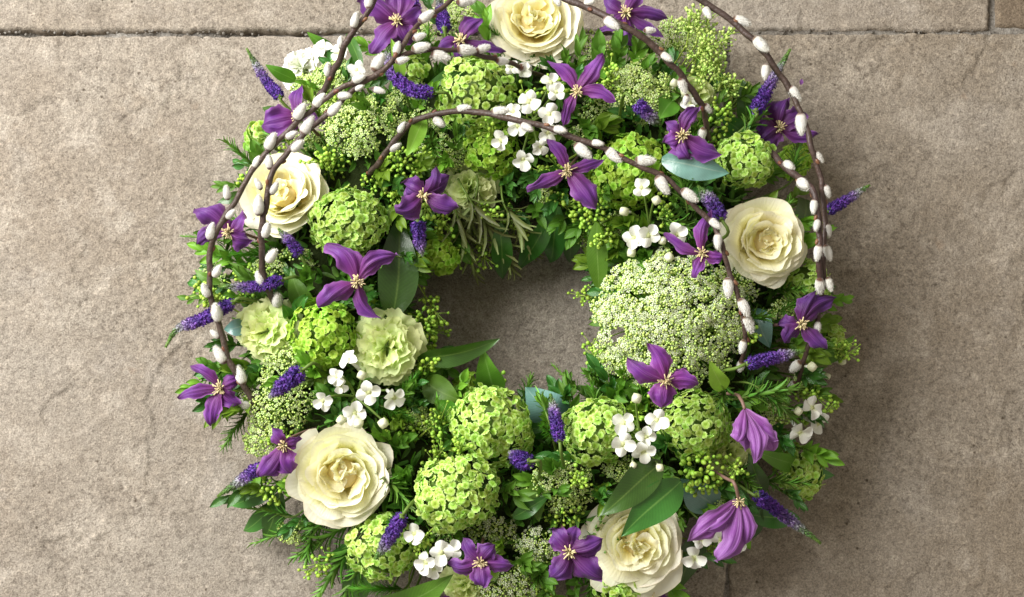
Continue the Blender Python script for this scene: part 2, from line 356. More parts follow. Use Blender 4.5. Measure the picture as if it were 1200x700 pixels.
mb = MB(); gg = np.random.default_rng(5); ms = []
for i in range(260):                         # loose grit lying in and beside the joints
    if i % 3: q = w(gg.uniform(-20, 1220), 38+gg.normal()*3.0, -.003)
    else: q = w(853+gg.normal()*3, gg.uniform(20, 720), -.003)
    ms.append(Matrix.Translation(q) @ Matrix.Rotation(gg.uniform(0, 6), 4, 'X') @ Matrix.Rotation(gg.uniform(0, 6), 4, 'Z') @ Matrix.Diagonal((*(gg.uniform(.0006, .0019, 3)), 1)))
scatter(mb, *blob(5, 4), ms, gg.random(len(ms))); o = bpy.data.objects.new('joint_grit', mb.mesh('joint_grit', 'mortar', None, False)); C.objects.link(o); o.parent = floor; o['kind'] = 'stuff'

# ------------------------------------------------------------------ wreath base
mb = MB()
nu, nv = 96, 20; v = []; a = []
for i in range(nu):
    A = 2*PI*i/nu
    for j in range(nv):
        B = 2*PI*j/nv; q = Vector((math.cos(A)*5, math.sin(A)*5, B*1.5))
        r = 0.040*(1+.18*noise.noise(q)+.12*noise.noise(q*4))
        v.append((C0.x+(RC+r*1.25*math.cos(B))*math.cos(A), C0.y+(RC+r*1.25*math.cos(B))*math.sin(A), max(0.001, 0.038+r*math.sin(B)))); a.append((i/nu, 0, j/nv))
i = np.arange(nu)[:, None]; j = np.arange(nv)[None, :]
f = np.stack([i*nv+j, ((i+1) % nu)*nv+j, ((i+1) % nu)*nv+(j+1) % nv, i*nv+(j+1) % nv], -1).reshape(-1, 4)
mb.add(v, [f[:, ::-1]], a)
base = bpy.data.objects.new('wreath_base', mb.mesh('wreath_base', 'foam')); C.objects.link(base)
tag(base, 'dark mossy foam ring that holds all the stems of the wreath', 'wreath base')

gm = np.random.default_rng(21); ms = []
for i in range(5200):                        # short moss and leaf litter pinned round the ring
    A = gm.uniform(0, 2*PI); B_ = gm.uniform(-.5, PI+.5)
    nn = Vector((math.cos(B_)*math.cos(A), math.cos(B_)*math.sin(A), math.sin(B_)))
    q = Vector((C0.x+(RC+.052*math.cos(B_))*math.cos(A), C0.y+(RC+.052*math.cos(B_))*math.sin(A), max(.006, .038+.042*math.sin(B_))))
    d = (nn*.8+Vector(gm.normal(size=3))*.7).normalized(); d.z = abs(d.z); y_ = d.orthogonal().normalized(); y_ = (y_*math.cos(i)+d.cross(y_)*math.sin(i)); z_ = d.cross(y_)
    ms.append(Matrix.Translation(q) @ Matrix(((d.x, y_.x, z_.x, 0), (d.y, y_.y, z_.y, 0), (d.z, y_.z, z_.z, 0), (0, 0, 0, 1))) @ Matrix.Scale(PX*gm.uniform(14, 28), 4))
mb = MB(); NV = sheet(4, 3, lambda U, V: np.stack([U, .16*np.sin(PI*np.clip(U*.85+.15, 0, .97))**.6*V, .12*np.sin(PI*U)+.06*np.abs(V)], -1))
scatter(mb, *NV, ms, gm.random(len(ms))); mo = bpy.data.objects.new('moss', mb.mesh('moss', 'moss')); C.objects.link(mo); mo.parent = base; mo['kind'] = 'stuff'

# ------------------------------------------------------------------ rose
def rose(px, py, rp, tx, ty, label, seed, dz=0.0, roll=0.0, op=1.0, heart=3, deep=0.0):
    g = np.random.default_rng(seed); R = rp*PX
    n = face(tx, ty); p = ws(px, py, dz); t = thing('garden_rose', label, 'rose', p, 'cream roses in the wreath')
    stem(t, p-n*0.004, n, .0024)
    Mx = frame(p-n*R*.35, n, roll); A = np.array(Mx); HEADS.append((p+n*R*.25, R*1.0))
    def put(mb, v): return v @ A[:3, :3].T + A[:3, 3]
    def cup(Rl, Hl, ph0, dph, curl, off=(0, 0), wave=.03, mat='rose', lean=0.0, notch=.04, z0=0.0):
        k = g.uniform(0, 20, 4)
        def fn(U, V):
            u = U*(1-.20*np.abs(V)**3.2-notch*np.exp(-(V*5)**2)+.035*np.sin(V*5+k[0])*U)
            r = Rl*(.16+.84*u**.75) + Rl*lean*u
            z = z0+(Hl-z0)*u**1.25
            lip = np.clip((u-.66)/.34, 0, 1)**2
            r = r+curl*Rl*lip; z = z-curl*Hl*.75*lip
            sd = np.clip((np.abs(V)-.55)/.45, 0, 1)**2*u
            r = r+Rl*.16*sd*np.sign(curl+.001)
            ph = ph0+V*dph*(.25+.75*np.sin(np.clip(u*1.15, 0, 1)*PI/2))
            r = r+Rl*wave*U**1.5*(np.sin(V*4+k[1])+.7*np.sin(V*8.5+k[2]))
            z = z+Hl*wave*.8*U**2*(np.sin(V*6.2+k[3])+.5*np.sin(V*13+k[0]))
            return np.stack([off[0]+r*np.cos(ph), off[1]+r*np.sin(ph), z], -1)
        v, f, a = sheet(13, 15, fn, g.random()); mb = MB(); mb.add(put(mb, v), f, a); part(t, 'petal', mb, mat)
    a0 = g.uniform(0, 6)
    for L_, (n_, Rl, Hl, d_, cu, wv) in enumerate([(5, .99, .46, .98, .10, .022), (5, .90, .68, .98, .09, .020), (5, .77, .76, 1.0, .10, .018), (5, .64, .84, .98, .07, .018), (4, .52, .86, 1.12, .05, .022)]):
        for k in range(n_):
            sh = .055*R*(L_ > 0)
            cup(R*Rl*g.uniform(.92, 1.08), R*Hl*g.uniform(.86, 1.10)/op, a0+2*PI*(k+g.uniform(-.16, .16))/n_+L_*.62, d_*g.uniform(.88, 1.08), cu*g.uniform(-.2, 2.6)*op, wave=wv*g.uniform(.6, 1.7), mat='rose_outer' if L_ < 2 else 'rose', notch=g.uniform(0, .12), off=(g.normal()*sh, g.normal()*sh))
    zt = R*(.84-deep)/op
    # the folded heart: broad petals wrapped round a few off-centre quarters
    for q, rr_ in enumerate([.42, .34, .27, .20, .14]):
        for k in range(3 if q < 4 else 2):
            an = a0+q*1.1+2*PI*k/3+g.uniform(-.35, .35); of = R*(.05*heart)*g.uniform(.4, 1.3); oa = a0+2*PI*(k % heart)/heart
            cup(R*rr_*g.uniform(.88, 1.1), zt*(1.0-.035*q)*g.uniform(.86, 1.08), an, g.uniform(.75, 1.3), g.uniform(-.3, .35), off=(of*math.cos(oa), of*math.sin(oa)), wave=.07, notch=g.uniform(0, .16), z0=R*.36/op)
    bv, bf, ba = blob(12, 8); mb = MB(); mb.add(put(mb, bv*np.array([.34, .34, .16])*R+np.array([0, 0, (zt-R*.42)])), bf, np.stack([ba[:, 0]*.1+.35, ba[:, 0]*0, ba[:, 2]], -1)); part(t, 'flower_core', mb, 'rose')
    mb = MB()                                 # green sepals below
    for k in range(5):
        an = a0+2*PI*k/5
        def fn(U, V):
            r = R*(.1+.75*U); ww = R*.16*np.sin(PI*np.clip(U, .02, 1)**.6)*V
            return np.stack([r*np.cos(an)-ww*np.sin(an), r*np.sin(an)+ww*np.cos(an), R*(-.03+.1*U)], -1)
        v, f, a = sheet(6, 3, fn, k/5); mb.add(put(mb, v), f, a)
    part(t, 'sepals', mb, 'leaf_mid')
rose(626, 27, 52, .0, -.30, 'cream rose at the head of the wreath, half enclosed by arching willow twigs', 1, .0)
rose(333, 229, 49, -.12, -.36, 'creamy yellow rose beneath two crossing willow stems', 2, .0, 0, 1.0, 3)
rose(895, 284, 47, .10, -.05, 'cream rose with a deep open cup next to the long upright willow stem', 3, .008, 0, .92, 2, .14)
rose(402, 554, 54, .02, .08, 'large fully opened cream rose below the white bouvardia and pale green carnation', 4, .004, 0, 1.0, 4)
rose(746, 636, 53, .02, .10, 'cream rose partly covered by a pair of dark pointed leaves', 7, -.012, 0, 1.25, 4)

# ------------------------------------------------------------------ viburnum snowball
def floret_template():
    mb = MB()
    for k in range(5):
        an = 2*PI*k/5
        def fn(U, V):
            r = .06+.94*U; ww = .60*np.sin(PI*(.07+.74*U))*V
            z = .26*U-.30*np.clip(U-.55, 0, 1)-.20*(V**2)*U+.07*(k % 2)
            return np.stack([r*np.cos(an)-ww*np.sin(an), r*np.sin(an)+ww*np.cos(an), z], -1)
        v, f, a = sheet(4, 3, fn); mb.add(v, f, a)
    bv, bf, ba = blob(5, 4); mb.add(bv*.13+np.array([0, 0, .06]), bf, ba*0+np.array([.3, 0, .5]))
    return np.concatenate(mb.v), mb.f, np.concatenate(mb.a)
FT = floret_template()
def fib(n, cap):
    out = []
    for i in range(n):
        z = 1-(1-cap)*(i+.5)/n; r = math.sqrt(1-z*z); ph = i*2.399963
        out.append(Vector((r*math.cos(ph), r*math.sin(ph), z)))
    return out
def snowball(px, py, rp, tx, ty, label, dz=0.0, mat='viburnum', fl=4.7, sq=.94, seed=0):
    g = np.random.default_rng(1000+int(px*7+py)); R = rp*PX*.93
    n = face(tx, ty); p = ws(px, py, dz); t = thing('viburnum_flower', label, 'snowball flower', p, 'lime green snowball flowers')
    F = frame(p, n, g.uniform(0, 6)); F3 = F.to_3x3(); HEADS.append((p, R*1.05))
    stem(t, p-n*R*.5, n, .0018, back=.025)
    f_ = fl*PX; N = int(3.0*(1-(-.35))/2*4*PI*R*R/(PI*f_*f_)*.60)
    lumps = [Vector(g.normal(size=3)).normalized() for _ in range(15)]; ex = g.uniform(.86, 1.12, 2); ck = g.uniform(0, 50)
    ms = []; us = []
    for d in fib(N, -.35):
        d = (d+Vector(g.normal(size=3))*.055).normalized()
        lump = max(d.dot(l) for l in lumps)
        rr = R*(.87+.17*max(0, lump-.74)/.26+.17*noise.noise(d*1.7+Vector((ck, 0, 0)))+abs(g.normal())*.035)
        if g.random() < .10: continue
        pos = p+F3 @ (Vector((d.x*ex[0], d.y*ex[1], d.z*sq))*rr)
        nn = (F3 @ d+Vector(g.normal(size=3))*.42)
        ms.append(aim(pos, nn, f_*g.uniform(.85, 1.15), g.uniform(0, 6)))
    mb = MB(); scatter(mb, *FT, ms, g.random(len(ms))); part(t, 'florets', mb, mat, 'stuff')
    bv, bf, ba = blob(14, 10); bb = MB(); bb.add(np.array([list(p+F3 @ Vector((x[0], x[1], x[2]*sq))*R*.72) for x in bv]), bf, ba); part(t, 'flower_core', bb, 'stem')
for a in [
 (560, 112, 45, 0, -.1, 'round lime snowball flower below a purple clematis, willow twig across it', .002),
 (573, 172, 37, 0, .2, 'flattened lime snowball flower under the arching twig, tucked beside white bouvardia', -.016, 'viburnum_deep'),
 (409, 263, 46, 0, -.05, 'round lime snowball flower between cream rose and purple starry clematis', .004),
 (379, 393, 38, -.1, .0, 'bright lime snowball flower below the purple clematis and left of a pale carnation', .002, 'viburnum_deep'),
 (578, 497, 48, 0, .0, 'round lime snowball flower leaning over the edge of the central opening', .012),
 (532, 579, 50, 0, .1, 'large lime snowball flower between purple veronica spikes and dark greenery', .010),
 (701, 506, 42, 0, 0, 'lime snowball flower beside white bouvardia below the big white umbel', .004),
 (814, 498, 38, .05, .05, 'lime snowball flower between white bouvardia and the closed purple bell', .006),
 (873, 188, 35, .15, -.1, 'compact lime snowball flower next to the blue-green leaf', .012),
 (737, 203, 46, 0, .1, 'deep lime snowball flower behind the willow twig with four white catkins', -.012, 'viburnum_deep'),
 (937, 552, 32, .5, .15, 'lime snowball flower on the rim under trumpet-shaped white bouvardia', -.006),
 (944, 333, 32, .4, .0, 'lime snowball flower on the rim next to the deep cupped rose', -.004),
 (449, 641, 40, -.1, .25, 'lime snowball flower below the largest rose with a purple spike on it', -.004),
 (304, 161, 18, -.4, -.3, 'small lime snowball flower peeking out behind a willow catkin', -.01),
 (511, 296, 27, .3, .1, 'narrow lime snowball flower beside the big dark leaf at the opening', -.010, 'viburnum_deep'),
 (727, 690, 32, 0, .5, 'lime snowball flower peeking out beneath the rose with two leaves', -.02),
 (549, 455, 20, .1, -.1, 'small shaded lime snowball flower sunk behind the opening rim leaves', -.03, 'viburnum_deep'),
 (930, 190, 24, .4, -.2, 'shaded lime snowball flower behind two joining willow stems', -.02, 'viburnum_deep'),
 (487, 80, 15, 0, -.2, 'tiny pale lime flower head under the fork of willow twigs', .0),
 (865, 112, 22, .3, -.3, 'small lime snowball flower between clematis and dark rim leaves', -.02),
 (975, 395, 18, .6, .1, 'small lime snowball flower jutting from the rim near the willow ends', -.012),
 ]: snowball(*a)

# ------------------------------------------------------------------ white umbels
def star_template():
    mb = MB()
    for k in range(5):
        an = 2*PI*k/5
        pts = [(.15, 0, .1), (.62, .30, .18), (1.0, 0, .06), (.62, -.30, .18)]
        v = [(x*math.cos(an)-y*math.sin(an), x*math.sin(an)+y*math.cos(an), z) for x, y, z in pts]
        mb.add(v, [np.array([[3, 2, 1, 0]])], [(.45, 0, .5), (.9, 0, 0), (1, 0, .5), (.9, 0, 1)])
    bv, bf, ba = blob(5, 4); mb.add(bv*.30+np.array([0, 0, .1]), bf, ba*0)
    return np.concatenate(mb.v), mb.f, np.concatenate(mb.a)
ST = star_template()
BT = blob(6, 5)
def umbel(px, py, rx, ry, tx, ty, label, dz=0.0, mat='umbel', fl=2.6, dens=1.0, dome=.42, name='umbel_flower', clump=12.0, loose=.014):
    g = np.random.default_rng(2000+int(px*3+py)); n = face(tx, ty); p = ws(px, py, dz)
    t = thing(name, label, 'umbel flower', p, 'lacy umbel flowers')
    F = frame(p, n); Ro = Vector((rx, ry, 0))*PX; rm = max(rx, ry)*PX
    root = p-n*rm*.85; HEADS.append((p, min(rx, ry)*PX*.8))
    nc = max(6, int(rx*ry/(clump*clump)*(2.1 if rx < 60 else 2.9))); ms = []; sm = MB(); bs = []
    for k in range(nc):
        r = math.sqrt((k+.5)/nc); ph = k*2.399963+g.normal()*.15
        x, y = r*math.cos(ph), r*math.sin(ph)
        c = F @ Vector((x*Ro.x, y*Ro.y, rm*dome*(1-r*r)+g.normal()*rm*loose))
        dn = (F.to_3x3() @ Vector((x*.8, y*.8, .9))+Vector(g.normal(size=3))*.12).normalized()
        path = catmull([root, root.lerp(c, .6)+dn*.004, c-dn*.007], 3); tube(sm, path, .0008, .0005, 4, g.random())
        cr = clump*PX*.92*g.uniform(.85, 1.15)
        G = frame(c-dn*cr*.35, dn)
        m = int(26*dens)
        for i in range(m):
            rr = math.sqrt((i+.5)/m); a = i*2.399963+g.normal()*.2
            q = G @ Vector((rr*cr*math.cos(a), rr*cr*math.sin(a), cr*.5*(1-rr*rr)+g.normal()*cr*.10))
            nn = dn+(q-c)*(.5/cr)+Vector(g.normal(size=3))*.22
            if g.random() < .44: ms.append(aim(q, nn, fl*PX*g.uniform(.75, 1.2), g.uniform(0, 6)))
            else: bs.append(aim(q, nn, fl*PX*.55*g.uniform(.7, 1.2)))
            if i % 2 == 0: tube(sm, [c-dn*.008, q], .0003, .0003, 3, g.random())
    mb = MB(); scatter(mb, *ST, ms, g.random(len(ms))); part(t, 'florets', mb, mat, 'stuff', smooth=False)
    if bs: b2 = MB(); scatter(b2, *BT, bs, g.random(len(bs))); part(t, 'buds', b2, 'umbel_bud', 'stuff')
    part(t, 'flower_stalks', sm, 'stalk_bright', 'stuff')
    stem(t, root, n, .0017, back=.01)
for a in [
 (784, 377, 86, 82, -.05, .02, 'very large lacy white umbel flower beside the central opening', .018, 'umbel', 2.7, 1.1),
 (424, 142, 52, 34, -.1, -.25, 'lacy greenish white umbel flower between two willow arches', .0, 'umbel_green', 2.6),
 (748, 108, 46, 36, .05, -.2, 'lacy greenish white umbel flower below the twig beside a starry clematis', -.004, 'umbel_green', 3.0),
 (798, 48, 36, 36, .3, -.4, 'green plume-like umbel flower under the outermost willow arch', -.006, 'umbel_green', 2.6),
 (600, 690, 50, 30, 0, .35, 'lacy white umbel flower between two purple clematis at the wreath foot', -.004, 'umbel', 2.6),
 (655, 570, 42, 34, 0, .1, 'green and white umbel flower gone partly to bud beside two leaves', -.006, 'umbel_green', 2.7, .8),
 (325, 472, 46, 36, -.3, .1, 'lacy green umbel flower behind the short violet spike near bouvardia', -.012, 'umbel_green', 2.6, .8),
 (372, 108, 40, 30, -.3, -.4, 'small lacy green umbel flower behind the willow arch by the frilly white bloom', -.014, 'umbel_green', 2.6),
 (574, 622, 28, 26, 0, .3, 'small lacy white umbel flower tucked behind the largest snowball flower', -.012, 'umbel', 2.5),
 (632, 640, 28, 26, 0, .3, 'small lacy white umbel flower beside the clematis with broad petals', -.012, 'umbel', 2.5),
 (340, 425, 36, 26, -.2, 0, 'lacy green umbel flower in front of the pale carnation by the willow stem', -.004, 'umbel_green', 2.5, .8),
 (690, 60, 26, 26, 0, -.3, 'small shaded green umbel flower beside the rose at the wreath head', -.02, 'umbel_green', 2.4),
 (305, 515, 26, 26, -.5, .3, 'small lacy green umbel flower on the rim behind the purple clematis and spike', -.014, 'umbel_green', 2.8),
 (530, 20, 34, 26, -.1, -.4, 'green umbel flower behind purple spikes at the wreath head', -.02, 'umbel_green', 2.4),
 (700, 125, 24, 26, 0, 0, 'small brownish green umbel flower under a starry purple clematis', -.01, 'umbel_green', 2.2),
 (868, 330, 20, 26, .1, 0, 'small white umbel flower squeezed under the cupped rose', -.008, 'umbel', 2.5),
 (520, 182, 30, 24, 0, 0, 'small lacy green umbel flower under the arching twig beside nodding clematis', -.014, 'umbel_green', 2.4),
 (395, 85, 26, 20, -.2, -.4, 'small airy green umbel flower in front of the frilly white bloom', -.006, 'umbel_green', 2.4),
 ]: umbel(*a)

# ------------------------------------------------------------------ green bud clusters
def buds(px, py, rx, ry, tx, ty, label, dz=0.0, bs=2.9, n_=60, dome=.6):
    g = np.random.default_rng(3000+int(px*3+py)); n = face(tx, ty); p = ws(px, py, dz)
    t = thing('bud_cluster', label, 'buds', p, 'clusters of green buds'); F = frame(p, n)
    root = p-n*max(rx, ry)*PX*.9; ms = []; sm = MB(); R = max(rx, ry)*PX
    br = [F @ Vector((rx*PX*.6*math.cos(k), ry*PX*.6*math.sin(k), R*.1)) for k in np.arange(7)*2*PI/7]+[F @ Vector((0, 0, R*.3))]
    for b in br: tube(sm, [root, root.lerp(b, .5)+n*.003, b], .0009, .0006, 4, g.random())
    for i in range(n_):
        r = math.sqrt((i+.5)/n_); a = i*2.399963+g.normal()*.3
        q = F @ Vector((r*rx*PX*math.cos(a), r*ry*PX*math.sin(a), R*dome*(1-r*r)+g.normal()*R*.10))
        b = min(br, key=lambda b: (b-q).length); d = (q-b).normalized()
        tube(sm, [b, q], .0005, .0004, 4, g.random())
        s = bs*PX*g.uniform(.7, 1.2); ms.append(aim(q, d, s) @ Matrix.Diagonal((.85, .85, 1.1, 1)))
    mb = MB(); scatter(mb, *BT, ms, g.random(len(ms))); part(t, 'buds', mb, 'bud', 'stuff'); part(t, 'flower_stalks', sm, 'stem', 'stuff'); stem(t, root, n, .0015, back=.01)
for a in [
 (473, 193, 27, 20, 0, -.1, 'cluster of green buds above the nodding purple clematis', .0),
 (695, 252, 26, 20, 0, .3, 'cluster of green buds hanging over the shaded opening edge', .0, 3.0),
 (494, 388, 20, 28, .4, .0, 'cluster of green buds at the opening beside the pale carnation', -.004),
 (822, 553, 25, 30, .1, .2, 'dense cluster of green buds below a snowball flower', .008, 3.4, 75),
 (322, 572, 18, 22, -.3, .3, 'loose cluster of green buds left of the largest rose', -.004, 2.9, 30),
 (470, 502, 24, 20, 0, 0, 'loose cluster of green buds right of the bouvardia above the largest rose', -.012, 3.0, 36),
 (842, 140, 20, 26, .2, -.2, 'cluster of green buds beside the dark purple clematis', -.006, 3.0, 44),
 (290, 212, 14, 10, -.5, -.2, 'small spray of green buds poking out by the willow stem', -.006, 2.6, 16),
 (775, 222, 18, 16, 0, 0, 'small cluster of green buds behind the twig near white bouvardia', -.008, 2.6, 26),
 (300, 325, 30, 16, -.3, 0, 'loose cluster of green buds between fern and a violet spike', -.012, 2.8, 36),
 (390, 190, 24, 22, 0, 0, 'loose cluster of green buds right of the rose under crossing stems', -.014, 2.6, 34),
 (660, 600, 24, 20, 0, .2, 'green bud cluster below the partly budded umbel flower', -.012, 2.6, 40),
 (440, 215, 20, 14, 0, 0, 'small cluster of green buds at the foot of the arching twig', -.008, 2.6, 24),
 ]: buds(*a)

# ------------------------------------------------------------------ carnations
def carnation(px, py, rp, tx, ty, label, dz=0.0, mat='carnation', n_=30):
    g = np.random.default_rng(4000+int(px*3+py)); R = rp*PX; n = face(tx, ty); p = ws(px, py, dz)
    t = thing('carnation', label, 'carnation', p, 'frilled carnations'); stem(t, p-n*.006, n, .002)
    A = np.array(frame(p-n*R*.30, n, g.uniform(0, 6))); HEADS.append((p+n*R*.2, R*1.0))
    for i in range(n_):
        q = i/(n_-1); el = .20+1.05*q**.9+g.normal()*.06; ph0 = i*2.399963+g.normal()*.2
        Lg = R*(1.02-.30*q)*g.uniform(.92, 1.06); k = g.uniform(0, 30, 5); fan = g.uniform(.60, .85); amp = .045+.085*q
        def fn(U, V):
            e = 1-.12*V**2+.022*np.sin(V*23+k[0])+.02*np.sin(V*37+k[1])
            u = U*np.where(U > .5, 1+(e-1)*(U-.5)*2, 1)
            l = Lg*u; ww = V*fan*(.16+.84*u)*u
            x = l*np.cos(ww); y = l*np.sin(ww)
            z = Lg*amp*u**2.2*(np.sin(V*4.6+k[2])+.6*np.sin(V*9.5+k[3]))-Lg*.22*u**2.5*(1-q)+Lg*.16*(1-V**2)*u*(1-u)
            X = x*math.cos(el)-z*math.sin(el); Z = x*math.sin(el)+z*math.cos(el)
            Z = Z+R*.12*q
            return np.stack([X*math.cos(ph0)-y*math.sin(ph0), X*math.sin(ph0)+y*math.cos(ph0), Z], -1)
        v, f, a = sheet(9, 17, fn, g.random()); mb = MB(); mb.add(v @ A[:3, :3].T+A[:3, 3], f, a); part(t, 'petal', mb, mat)
    mb = MB(); tube(mb, [p-n*R*.95, p-n*R*.2], R*.22, R*.26, 8); part(t, 'calyx', mb, 'stem')
for a in [
 (453, 407, 46, .0, .05, 'pale green frilled carnation below the starry purple clematis at the opening', .008),
 (313, 388, 42, -.2, .05, 'pale green frilled carnation crossed by the willow stem end', -.004),
 (551, 222, 38, .1, .15, 'shaded pale green carnation inside the wreath above the opening', -.016),
 (853, 528, 34, .1, .1, 'pale green carnation hidden behind the closed purple bell', -.012),
 (545, 686, 30, -.1, .4, 'pale green carnation half covered by a clematis at the wreath foot', -.006),
 (815, 112, 28, .2, -.3, 'pale green carnation behind the twig above the dark clematis', -.012),
 (352, 80, 30, -.35, -.35, 'frilly white bloom on the rim behind the willow arch', -.014, 'carnation_white'),
 ]: carnation(*a)

# ------------------------------------------------------------------ clematis
def clematis(cx, cy, tips, label, dz=.045, wd=13, tx=0, ty=0, lift=8, mat='clematis', bell=None, sten=True):
    """tips: (px, py, lift of the tip in px, width factor). The face looks along (tx, ty)."""
    g = np.random.default_rng(5000+int(cx*3+cy)); n = face(tx, ty); p = ws(cx, cy, dz)
    t = thing('clematis', label, 'clematis', p, 'purple clematis flowers'); z0 = p.z; HEADS.append((Vector(p), 24*PX))
    fr = g.random()
    for tp in tips:
        x, y = tp[0], tp[1]; tl = tp[2] if len(tp) > 2 else 0; wf = tp[3] if len(tp) > 3 else 1.0
        e = w(x, y, z0); e = w(x, y, z0+tl*PX)
        ax = e-p; Lg = ax.length; c = (p+e)/2+n*lift*PX*g.uniform(.7, 1.3)
        sd = ax.cross(n).normalized(); k = g.uniform(0, 20, 5); Wd = wd*PX*wf*g.uniform(.62, .92)
        tw = g.uniform(-1.4, 1.4); curl = g.uniform(-.5, 1.5); tc_ = g.uniform(-.55, .5)
        P, E, Cc = np.array(p), np.array(e), np.array(c)
        side = g.uniform(-.17, .17)*Lg
        def fn(U, V):
            u = U[..., None]
            b = P*(1-u)**2+2*Cc*u*(1-u)+E*u*u
            T = 2*(1-u)*(Cc-P)+2*u*(E-Cc); T = T/np.linalg.norm(T, axis=-1, keepdims=True)
            Sx = np.cross(T, np.array(n)); Sx = Sx/(np.linalg.norm(Sx, axis=-1, keepdims=True)+1e-9); Nn = np.cross(Sx, T)
            an = (tw*(U-.25))[..., None]; S2 = Sx*np.cos(an)+Nn*np.sin(an); N2 = np.cross(S2, T)
            ww = Wd*(.10+.98*np.sin(PI*np.clip(U*.93+.02, 0, 1)**.95)**1.0)*np.clip((1.0-U)*9, .02, 1)**.5
            ed = 1+.10*np.sin(U*15+k[0]+V)*np.abs(V)+.06*np.sin(U*33+k[1])*np.abs(V)
            h = Lg*tc_*np.clip(U-.55, 0, 1)**2+Wd*(-curl*.55*V**2+.26*(1-np.abs(V))**2)*np.sin(PI*U)**.6 + Wd*.42*np.abs(V)**1.5*np.sin(U*11+k[2]+V*1.5)*U + Wd*.12*np.sin(V*11+k[4])*np.sin(PI*U)
            return b+S2*(ww*V*ed)[..., None]+N2*h[..., None]+Sx*(side*np.sin(PI*U))[..., None]
        v, f, a = sheet(19, 13, fn, fr*.75+.25*g.random()); mb = MB(); mb.add(v, f, a); part(t, 'petal', mb, mat)
    if sten:
        mb = MB(); F = frame(p+n*.0006, n)
        for i in range(34):
            ph = i*2.4; r = (i/34)**.6; d = (Vector((math.cos(ph)*r*.9, math.sin(ph)*r*.9, 1-.4*r))+Vector(g.normal(size=3))*.16).normalized()
            L_ = PX*g.uniform(6, 13); tip = F @ (d*L_+Vector((0, 0, 0)))
            m_ = F @ (d*L_*.55+Vector((0, 0, L_*.08)))
            tube(mb, [F @ (d*.0005), m_, tip], .00030, .00055, 4, g.random())
        part(t, 'stamens', mb, 'stamen', 'stuff')
    if bell: 
        q = [ws(bx, by, bz) for bx, by, bz in bell]
        mb = MB(); tube(mb, catmull([p]+q+[core(q[-1])], 5), .0014, .0014, 6); part(t, 'stem', mb, 'stem_brown')
    else: stem(t, p, n, .0013, 'stem_brown')
K = clematis
K(419, 330, [(383, 284, 4), (467, 299, 6, 1.05), (373, 362, 0), (445, 374, -12, .62)], 'purple star-shaped clematis with four pointed petals above the pale carnation', wd=15)
K(496, 228, [(463, 247, 12, 1.25), (510, 194, 14, .7), (538, 244, 0, .8), (474, 214, -4, 1.0), (530, 206, -6, .8)], 'nodding purple clematis with folded petals above the violet spike by the opening', wd=16, ty=.35, lift=12)
K(676, 108, [(641, 73, 2, .8), (707, 63, 8, .95), (720, 121, 0, .8), (662, 149, -4, .7)], 'mauve star-shaped clematis with narrow petals above white bouvardia', wd=12, mat='clematis')
K(665, 200, [(617, 222, -4, .85), (640, 162, 8, .8), (709, 186, -4, .62), (699, 245, 0, 1.25)], 'purple star-shaped clematis with one broad petal hanging towards the opening', wd=13, ty=.1)
K(823, 297, [(780, 272, 0, .8), (834, 247, 6, .9), (850, 301, 4, .8), (812, 326, 0, .75)], 'mauve star-shaped clematis between the big umbel and the cupped rose', wd=12)
K(799, 158, [(821, 124, 6, 1), (778, 167, -2, .9), (847, 181, -4, 1.1), (808, 187, -2, 1.1), (780, 143, 0, .8)], 'dark purple clematis with crumpled petals beside the blue-green leaf', wd=13, ty=.1)
K(733, 16, [(702, 38, -6, .8), (783, 22, -8, .7), (778, 44, -4, .6), (738, 54, 0, 1.1), (708, -6, -4, 1.1), (758, -14, -4, 1)], 'purple clematis between willow twig and rose at the wreath head', wd=13, ty=-.2)
K(466, 26, [(420, -4, 4, 1.1), (493, 8, -4, 1.2), (438, 64, -6, .9), (482, 52, -10, 1.2), (462, -18, -10, 1)], 'large purple clematis with drooping petals above the willow fork', wd=17, tx=-.1, ty=-.3)
K(540, 48, [(566, 22, 4, .9), (512, 57, 0, .8), (594, 60, -6, .7), (536, 70, -10, .8)], 'small purple clematis between purple spike and the rose at the wreath head', wd=13, ty=-.2, dz=.03)
K(350, 138, [(353, 98, 2, .9), (308, 146, 2, 1.5), (383, 146, -4, .7), (340, 168, -10, .8)], 'purple clematis half hidden behind the willow arch catkins', wd=13, tx=-.3, ty=-.2, dz=.015)
K(270, 272, [(227, 243, 4, 1.1), (230, 288, 2, 1.05), (296, 282, -6, 1.2), (288, 252, -4, .9)], 'purple clematis on the rim beside the rose, crossed by the outer willow stem', wd=14, tx=-.4, dz=.028)
K(260, 455, [(222, 429, 6, .85), (207, 466, 6, .7), (247, 501, -6, 1.1), (281, 474, -6, 1), (287, 441, -10, .9)], 'purple clematis standing out from the rim against the bare stone', wd=13, tx=-.4, dz=.02)
K(333, 521, [(318, 499, 4, 1), (303, 562, -4, 1.25), (340, 556, -2, 1.1), (352, 512, -6, .8)], 'purple clematis between the largest rose and the lilac-tipped spike', wd=15, tx=-.1, ty=.2, dz=.03)
K(780, 446, [(735, 419, 6, 1.1), (762, 403, 8, 1.2), (819, 450, -2, .9), (774, 477, -4, 1.2), (806, 432, -10, .7)], 'purple clematis with gold stamens on the edge of the big white umbel', wd=14, ty=.1, dz=.06)
K(938, 380, [(955, 343, 4, .9), (911, 380, -4, 1), (978, 350, -6, .9), (969, 411, 0, .9), (919, 402, 0, 1.0)], 'purple clematis with orange stamens behind the joined willow stems', wd=15, tx=.2, dz=.03)
